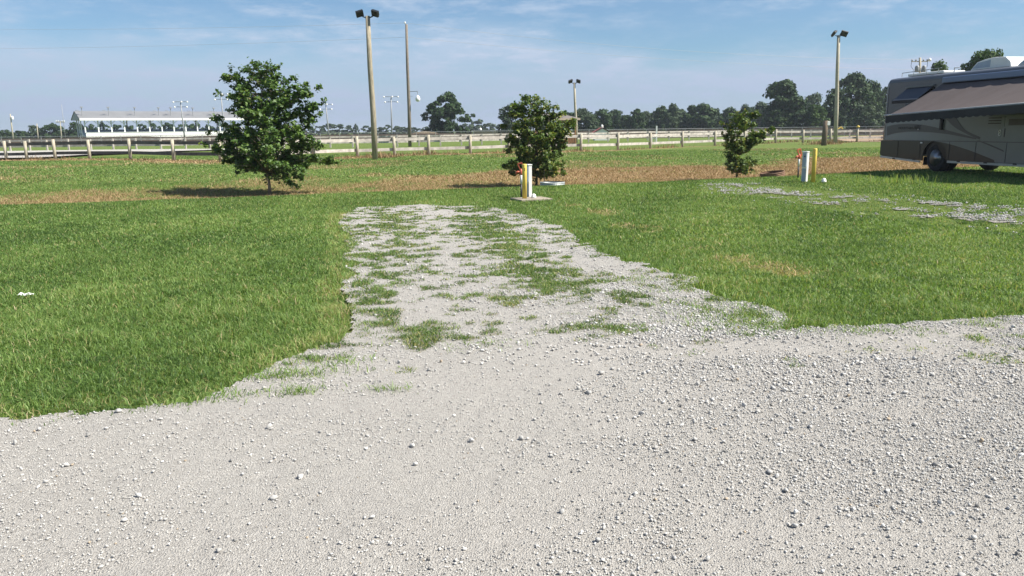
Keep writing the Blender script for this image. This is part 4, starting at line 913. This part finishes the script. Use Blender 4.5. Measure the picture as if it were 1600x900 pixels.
secs = [(-.34, .34, 3.20, 1.15), (-.29, .14, 3.32, 1.11), (-.20, .05, 3.40, 1.1), (-.08, .012, 3.44, 1.1), (0, 0, 3.45, 1.1), (LRV-.3, 0, 3.45, 1.1), (LRV, .15, 3.3, 1.12)]
vs = []; fs = []; m_ = None
for u, i, zt, zb in secs:
    p = prof_at(i, zt, zb); m_ = len(p); vs += [(u, q[0], q[1]) for q in p]
for k in range(len(secs)-1):
    for j in range(m_): fs.append((k*m_+j, k*m_+(j+1) % m_, (k+1)*m_+(j+1) % m_, (k+1)*m_+j))
fs += [tuple(range(m_)), tuple((len(secs)-1)*m_+j for j in range(m_))]
mb = MB(); mb.add(vs, fs); body = mb.build('body', M['taupe'], rv, False)
# roof cap strip along the edge
mb = MB(); cap = []
for u in (-.06, LRV-.3):
    p = prof_at(-.006, 3.456, 1.1)[1:9]; cap += [(u, q[0], q[1]) for q in p]
nq = len(p); mb.add(cap, [(j, j+1, nq+j+1, nq+j) for j in range(nq-1)]); mb.build('roof_cap', M['capgrey'], rv, True)
mb = MB(); mb.tube([(-.03, .006, 1.12), (-.05, .008, 3.1)], .022, 6); mb.build('corner_trim', M['capgrey'], rv)
# mid panel with swooshes, each a thin painted sheet a little proud
def sheet(name, pts, y, m, parent=rv, th=.004):
    mb = MB(); mb.prism(pts, y-th, y); return mb.build(name, m, parent)
sheet('mid_panel', [(-.02, 1.10), (LRV-.35, 1.10), (LRV-.35, 1.93), (-.02, 1.93)], -.001, M['sage'])
S = lambda *q: [side(a, b) for a, b in q]
def cr(pts, n=5):   # smooth a polyline
    P = [np.array(p) for p in pts]; out = []
    for k in range(len(P)-1):
        p0, p1, p2, p3 = P[max(k-1, 0)], P[k], P[k+1], P[min(k+2, len(P)-1)]
        for j in range(n):
            t = j/n; out.append(tuple(.5*(2*p1+(p2-p0)*t+(2*p0-5*p1+4*p2-p3)*t*t+(3*p1-p0-3*p2+p3)*t**3)))
    return out+[tuple(P[-1])]
def strip(name, topline, botline, y, m):
    a = cr(topline); b = cr(botline); return sheet(name, a+b[::-1], y, m)
strip('swoosh_stripe', S((1386, 198), (1397, 195), (1417, 193.3), (1440, 194.7), (1466.7, 200), (1490, 206), (1525, 215.5)), S((1386, 212), (1400, 208), (1424, 205.7), (1453, 206.7), (1480, 209.5), (1500, 213), (1526, 217.8)), -.006, M['swoosh'])
strip('swoosh_stripe', S((1493, 181), (1500, 192.5), (1510, 204), (1532.5, 214.5)), S((1474, 181), (1480, 187), (1492.5, 199), (1512.5, 210), (1531, 218)), -.011, M['swoosh'])
mb = MB(); mb.box((LRV/2-.2, -.008, 1.09), (LRV-.1, .012, .022)); mb.build('belt_trim', M['capgrey'], rv)
# lower skirt with wheel arch
cxw, rw = 2.79, .62
arch = [(cxw-rw*math.cos(a), .46+rw*math.sin(a)) for a in np.linspace(-.12, PI+.12, 22)]
pts = [(-.27, 1.075), (-.27, .52), (-.1, .47), (1.2, .40)]+[(arch[0][0], .37)]+arch+[(arch[-1][0], .42), (LRV-.3, .42), (LRV-.3, 1.075)]
sheet('lower_skirt', pts, .05, M['brown'], th=.045)
sw_top = S((1457, 220.5), (1475, 223), (1500, 230), (1525, 238.7), (1553, 250))
lo = cr(sw_top)
sheet('light_skirt', [(lo[0][0], 1.07)]+[(a, min(b, 1.07)) for a, b in lo]+[(lo[-1][0]+.05, .425), (LRV-.32, .425), (LRV-.32, 1.07)], .002, M['sage'])
strip('swoosh_stripe', S((1531, 219.5), (1550, 227), (1568, 235)), S((1526, 219.5), (1546, 227.5), (1569, 237.5)), -.005, M['swoosh'])
for u in (.78, 2.02, 3.5, 4.72, 6.0, 7.4):
    mb = MB(); mb.box((u, -.006, .75), (.014, .006, .62)); mb.build('bay_seam', M['black'], rv)
mb = MB(); mb.bar((-.24, .03, .44), (2.05, .03, .325), .05, .07); mb.bar((3.45, .03, .375), (LRV-.4, .03, .375), .05, .075); mb.build('bottom_trim', M['reflecttrim'], rv)
for u in (.6, 1.75, 4.0, 5.2, 6.4):
    mb = MB(); mb.box((u, -.006, .41 if u > 3 else .395), (.14, .012, .05)); mb.build('latch', M['black'], rv)
# under body
mb = MB(); mb.box((LRV/2, WR/2, .83), (LRV-.8, WR-.16, .52)); mb.build('underbody', M['black'], rv)
mb = MB(); mb.box((4.6, 1.2, .48), (1.9, 1.2, .3)); mb.box((6.9, 1.4, .46), (1.2, 1.0, .3)); mb.build('tank', M['black'], rv)
mb = MB(); mb.tube([(-.25, .55, .42), (.5, .55, .45)], .05, 8); mb.build('exhaust_pipe', M['black'], rv)
mb = MB(); mb.box((-.30, WR/2, .62), (.22, WR-.3, .42)); mb.build('rear_bumper', M['brown'], rv, bevel=.04)
mb = MB(); mb.box((-.235, .13, 1.28), (.05, .12, .36)); mb.build('tail_light', M['red'], rv, bevel=.015)
mb = MB(); mb.box((2.2, .37, .36), (.03, .62, .30)); mb.build('mud_flap', M['black'], rv)
def wheel(u, y, sgn):
    mb = MB(); mb.lathe((u, y, .49), [(.28, -.13), (.40, -.145), (.465, -.12), (.49, -.07), (.49, .07), (.465, .12), (.40, .145), (.28, .13)], 40, 'Y'); w = mb.build('wheel', M['tyre'], rv, True)
    mb = MB(); mb.lathe((u, y-.02*sgn, .49), [(.285, -.125*sgn), (.275, -.10*sgn), (.25, .03*sgn), (.20, .09*sgn), (.12, .085*sgn), (.10, -.04*sgn), (.085, -.09*sgn), (.05, -.11*sgn), (.001, -.112*sgn)], 32, 'Y'); mb.build('rim', M['rim'], w, True)
    mb = MB()
    for k in range(8):
        a = 2*PI*k/8; mb.box((u+.155*math.cos(a), y+.065*sgn, .49+.155*math.sin(a)), (.028, .05, .028))
    mb.build('lug_nuts', M['grey'], w)
wheel(2.79, .20, 1); wheel(2.79, .52, 1); wheel(2.79, WR-.2, -1); wheel(8.7, .22, 1)
# awning
u0 = 2.95; u1 = 9.3; PJ = 2.12; zi = 3.06
def zo_(u): return 1.975+.036*(u-u0)
zo = zo_(u0)
NU, NV = 70, 16; vs = []
for i in range(NU+1):
    for j in range(NV+1):
        u = u0+(u1-u0)*i/NU; t = j/NV; sag = -.045*math.sin(PI*t)
        # slack folds running diagonally across the cloth
        fold = 0
        for (uc, amp, wd, sk) in ((3.9, .020, .10, .5), (4.55, .028, .09, .75), (5.35, .022, .10, .8), (6.1, .02, .1, .8), (7.1, .025, .12, .7)): fold += 1.9*amp*math.exp(-((u-uc-sk*(.5-t)*.9)/wd)**2)*math.sin(PI*min(1, t*1.08))
        vs.append((u, -.06-(PJ-.06)*t, zi+(zo_(u)-zi)*t+sag+fold))
fs = [(i*(NV+1)+j, (i+1)*(NV+1)+j, (i+1)*(NV+1)+j+1, i*(NV+1)+j+1) for i in range(NU) for j in range(NV)]
aw = empty('awning', (0, 0, 0)); aw.parent = rv
mb = MB(); mb.add(vs, fs); fb = mb.build('fabric', M['awnfab'], aw, True); sd = fb.modifiers.new('thick', 'SOLIDIFY'); sd.thickness = .006
mb = MB(); mb.tube([(u0-.10, -PJ, zo), (u1+.1, -PJ, zo_(u1))], .045, 10); mb.build('roller', M['grey'], aw, True)
mb = MB(); mb.tube([(u0-.14, -PJ-.01, zo+.01), (u0+.30, -PJ-.045, zo+.03)], .016, 8); mb.build('end_cap', M['chrome'], aw, True)
# valance with scallops
n = 230; vs = []
for k in range(n+1):
    u = u0+(u1-u0)*k/n; sc_ = abs(math.sin((u-u0)*PI/.27)); zo = zo_(u); zb_ = zo-.225-.035*sc_; y = -PJ-.045+.012*math.sin(u*5.3)
    vs += [(u, -PJ-.046, zo-.01), (u, y, (zo+zb_)/2), (u, y*1.0+.004, zb_)]
mb = MB(); mb.add(vs, [(k*3+j, (k+1)*3+j, (k+1)*3+j+1, k*3+j+1) for k in range(n) for j in range(2)]); mb.build('valance', M['valance'], aw, True)
mb = MB(); mb.box(((3.0+u1)/2, -.085, 3.165), (u1-3.0, .15, .20)); mb.build('awning_case', M['caseblue'], aw, bevel=.03)
mb = MB(); mb.box((3.06, -.05, 1.66), (.11, .09, .38)); mb.build('arm_bracket', M['black'], aw, bevel=.02)
for u in (3.06, 9.0):
    mb = MB(); mb.bar((u, -.06, 1.84), (u, -.95, 2.30), .05, .06); mb.bar((u, -.95, 2.30), (u, -PJ+.05, zo_(u)), .04, .05); mb.build('arm', M['black'], aw)
# window and its small awning
w = MB(); w.box((1.75, -.004, 2.62), (1.5, .02, .74)); w.build('window', M['winglass'], rv)
mb = MB(); mb.add([(1.08, -.03, 3.0), (2.42, -.03, 3.0), (2.42, -.62, 2.55), (1.08, -.62, 2.55), (1.08, -.03, 2.985), (2.42, -.03, 2.985), (2.42, -.62, 2.535), (1.08, -.62, 2.535)], [(0, 1, 2, 3), (7, 6, 5, 4), (0, 3, 7, 4), (1, 5, 6, 2), (3, 2, 6, 7)]); wa = mb.build('window_awning', M['winawn'], rv)
mb = MB(); mb.box((1.75, -.626, 2.49), (1.34, .012, .11)); mb.build('valance', M['valance'], wa)
mb = MB(); mb.box((1.75, -.04, 3.03), (1.5, .07, .055)); mb.build('case', M['capgrey'], wa)
# vent, number, lettering, markers
(ua, za), (ub, zb2) = side(1545, 181.5), side(1569.5, 198.5)
mb = MB(); mb.box(((ua+ub)/2, -.012, (za+zb2)/2), (ub-ua, .014, za-zb2)); vg = mb.build('vent_grille', M['sage'], rv, bevel=.004)
for k in range(3):
    mb = MB(); mb.box(((ua+ub)/2-.05, -.021, za-.06-.085*k), ((ub-ua)*.75, .008, .034)); mb.build('slot', M['black'], vg)
def text(s, u, z, h, m, name, depth=.003, sx=1.0, y=-.016):
    c = bpy.data.curves.new(name, 'FONT'); c.body = s; c.size = h*1.38; c.extrude = depth
    t = bpy.data.objects.new(name, c); COL.objects.link(t); dg = bpy.context.evaluated_depsgraph_get(); me = bpy.data.meshes.new_from_object(t.evaluated_get(dg)); bpy.data.objects.remove(t); bpy.data.curves.remove(c)
    me.materials.clear(); me.materials.append(m); o = bpy.data.objects.new(name, me); COL.objects.link(o); o.parent = rv; o.location = (u, y, z); o.rotation_euler = (PI/2, 0, 0); o.scale = (sx, 1, 1); return o
text('MOUNTAIN', side(1404, 202)[0], 1.50, .085, M['black'], 'lettering', sx=1.28)
text('AIRE', side(1428, 202)[0], 1.50, .15, M['black'], 'lettering', sx=.95)
(u8, z8) = side(1559.5, 212.5); text('8', u8, z8, .21, M['white'], 'number', sx=.85)
mb = MB(); mb.box((5.86, -.014, 1.38), (.018, .01, .27)); mb.build('seam', M['black'], rv)
mb = MB(); mb.box((side(1435.5, 202)[0], -.02, 1.49), (.035, .02, .035)); mb.build('marker_light', M['white'], rv)
mb = MB(); mb.box((2.08, -.01, 1.01), (.11, .015, .05)); mb.build('marker_light', M['white'], rv)
sheet('brown_panel', [(5.98, 1.80), (7.2, 1.80), (7.2, 1.62), (5.98, 1.60)], -.012, M['swoosh'])
# roof gear
def acunit(u, w, h):
    mb = MB(); y0 = .62; y1 = 1.5
    p = [(u, 3.46), (u+.03, 3.50), (u+w*.16, 3.46+h*.72), (u+w*.34, 3.46+h*.9), (u+w*.6, 3.46+h), (u+w*.85, 3.46+h*.92), (u+w*.97, 3.46+h*.5), (u+w, 3.46)]
    mb.prism(p, y0, y1); a = mb.build('air_conditioner', M['white'], rv, bevel=.04)
    mb = MB(); mb.prism([(u+.10, 3.52), (u+w*.19, 3.46+h*.66), (u+w*.50, 3.46+h*.80), (u+w*.5, 3.52)], y0-.006, y0-.001); mb.build('grille', M['bluegrey'], a)
acunit(3.35, 1.75, .36); acunit(5.35, 1.75, .30)
mb = MB(); mb.box((1.25, .95, 3.515), (1.9, .9, .10)); mb.build('roof_pod', M['white'], rv, bevel=.03)
mb = MB()
for y in (.3,):
    mb.tube([(.25, y, 3.46), (.25, y, 3.60), (1.2, y, 3.62), (2.35, y, 3.64)], .013, 6)
    for u in (.9, 1.6, 2.2): mb.tube([(u, y, 3.46), (u, y, 3.62)], .012, 6)
mb.build('roof_rail', M['galv'], rv)
mb = MB(); mb.tube([(2.5, .7, 3.45), (2.5, .7, 3.58), (2.62, .6, 3.62), (2.95, .55, 3.60)], .02, 6); mb.build('antenna', M['whitemetal'], rv)
# ------------------------------------------------------------------ light, sky, air
EL = math.radians(49); AZ = math.radians(-13)   # sun at the right
sun = bpy.data.lights.new('sun', 'SUN'); sun.energy = 4.9; sun.angle = math.radians(.53); sun.color = (1., .95, .86)
so = bpy.data.objects.new('sun', sun); COL.objects.link(so)
s = Vector((math.cos(EL)*math.cos(AZ), math.cos(EL)*math.sin(AZ), math.sin(EL))); so.rotation_euler = s.to_track_quat('Z', 'Y').to_euler()
W = bpy.data.worlds.new('World'); sc.world = W; W.use_nodes = True; nt = W.node_tree; bg = nt.nodes['Background']
sky = nt.nodes.new('ShaderNodeTexSky'); sky.sky_type = 'NISHITA'; sky.sun_disc = False; sky.sun_elevation = EL; sky.sun_rotation = math.pi/2-AZ; sky.air_density = 1.0; sky.dust_density = .6; sky.ozone_density = 2.2; sky.altitude = 150
tc = nt.nodes.new('ShaderNodeTexCoord'); sp = nt.nodes.new('ShaderNodeSeparateXYZ'); nt.links.new(tc.outputs['Generated'], sp.inputs[0])
def mth(op, a, b=None):
    m = nt.nodes.new('ShaderNodeMath'); m.operation = op
    for i, v in enumerate((a, b)):
        if v is None: continue
        if hasattr(v, 'is_output'): nt.links.new(v, m.inputs[i])
        else: m.inputs[i].default_value = v
    return m.outputs[0]
def mr(v, a, b, c=0., d=1.):
    m = nt.nodes.new('ShaderNodeMapRange'); m.interpolation_type = 'SMOOTHSTEP'; nt.links.new(v, m.inputs[0])
    for i, q in enumerate((a, b, c, d)): m.inputs[i+1].default_value = q
    return m.outputs[0]
mp = nt.nodes.new('ShaderNodeMapping'); mp.inputs['Scale'].default_value = (1, 1, 4.2); mp.inputs['Rotation'].default_value = (0, .10, 0); nt.links.new(tc.outputs['Generated'], mp.inputs[0])
n1 = noise(nt, 3.2, 6, .58, mp.outputs[0]); n2 = noise(nt, 11, 7, .66, mp.outputs[0])
# stratus veil low over the horizon, its upper edge uneven, plus thin cirrus streaks
ze = mth('ADD', sp.outputs[2], mth('ADD', mth('MULTIPLY', mth('SUBTRACT', n1, .5), -.16), mth('MULTIPLY', sp.outputs[0], .035)))
veil = mr(ze, .128, .060)
cir = mth('MULTIPLY', mr(n2, .42, .72), mr(n1, .38, .58))
fac = mth('MINIMUM', mth('ADD', mth('ADD', mth('MULTIPLY', veil, .62), .14), mth('MULTIPLY', cir, .60)), 1.)
cc = mixc(nt, mr(sp.outputs[2], .0, .15), (3.72, 4.50, 6.0), (5.0, 5.9, 7.3))
nt.links.new(mixc(nt, fac, mixc(nt, 1., sky.outputs[0], (.62, .84, 1.0), 'MULTIPLY'), cc), bg.inputs[0]); bg.inputs[1].default_value = .059
vs_ = sc.view_settings; vs_.view_transform = 'Standard'; vs_.look = 'None'; vs_.gamma = 1; vs_.exposure = .98; vs_.use_curve_mapping = False
sc.cycles.max_bounces = 6; sc.cycles.transparent_max_bounces = 12

# ------------------------------------------------------------------ summer haze
hb = MB(); hb.box((0, 0, 7.0), (9400, 9400, 17.0)); ho = hb.build('haze', M['white']); props(ho, kind='stuff')
hm = bpy.data.materials.new('summer_haze'); hm.use_nodes = True; ht = hm.node_tree; ht.nodes.clear()
out = ht.nodes.new('ShaderNodeOutputMaterial'); pv = ht.nodes.new('ShaderNodeVolumePrincipled'); pv.inputs['Color'].default_value = (.80, .88, 1., 1); pv.inputs['Density'].default_value = .00030; pv.inputs['Anisotropy'].default_value = .2
ht.links.new(pv.outputs[0], out.inputs['Volume']); ho.data.materials.clear(); ho.data.materials.append(hm)
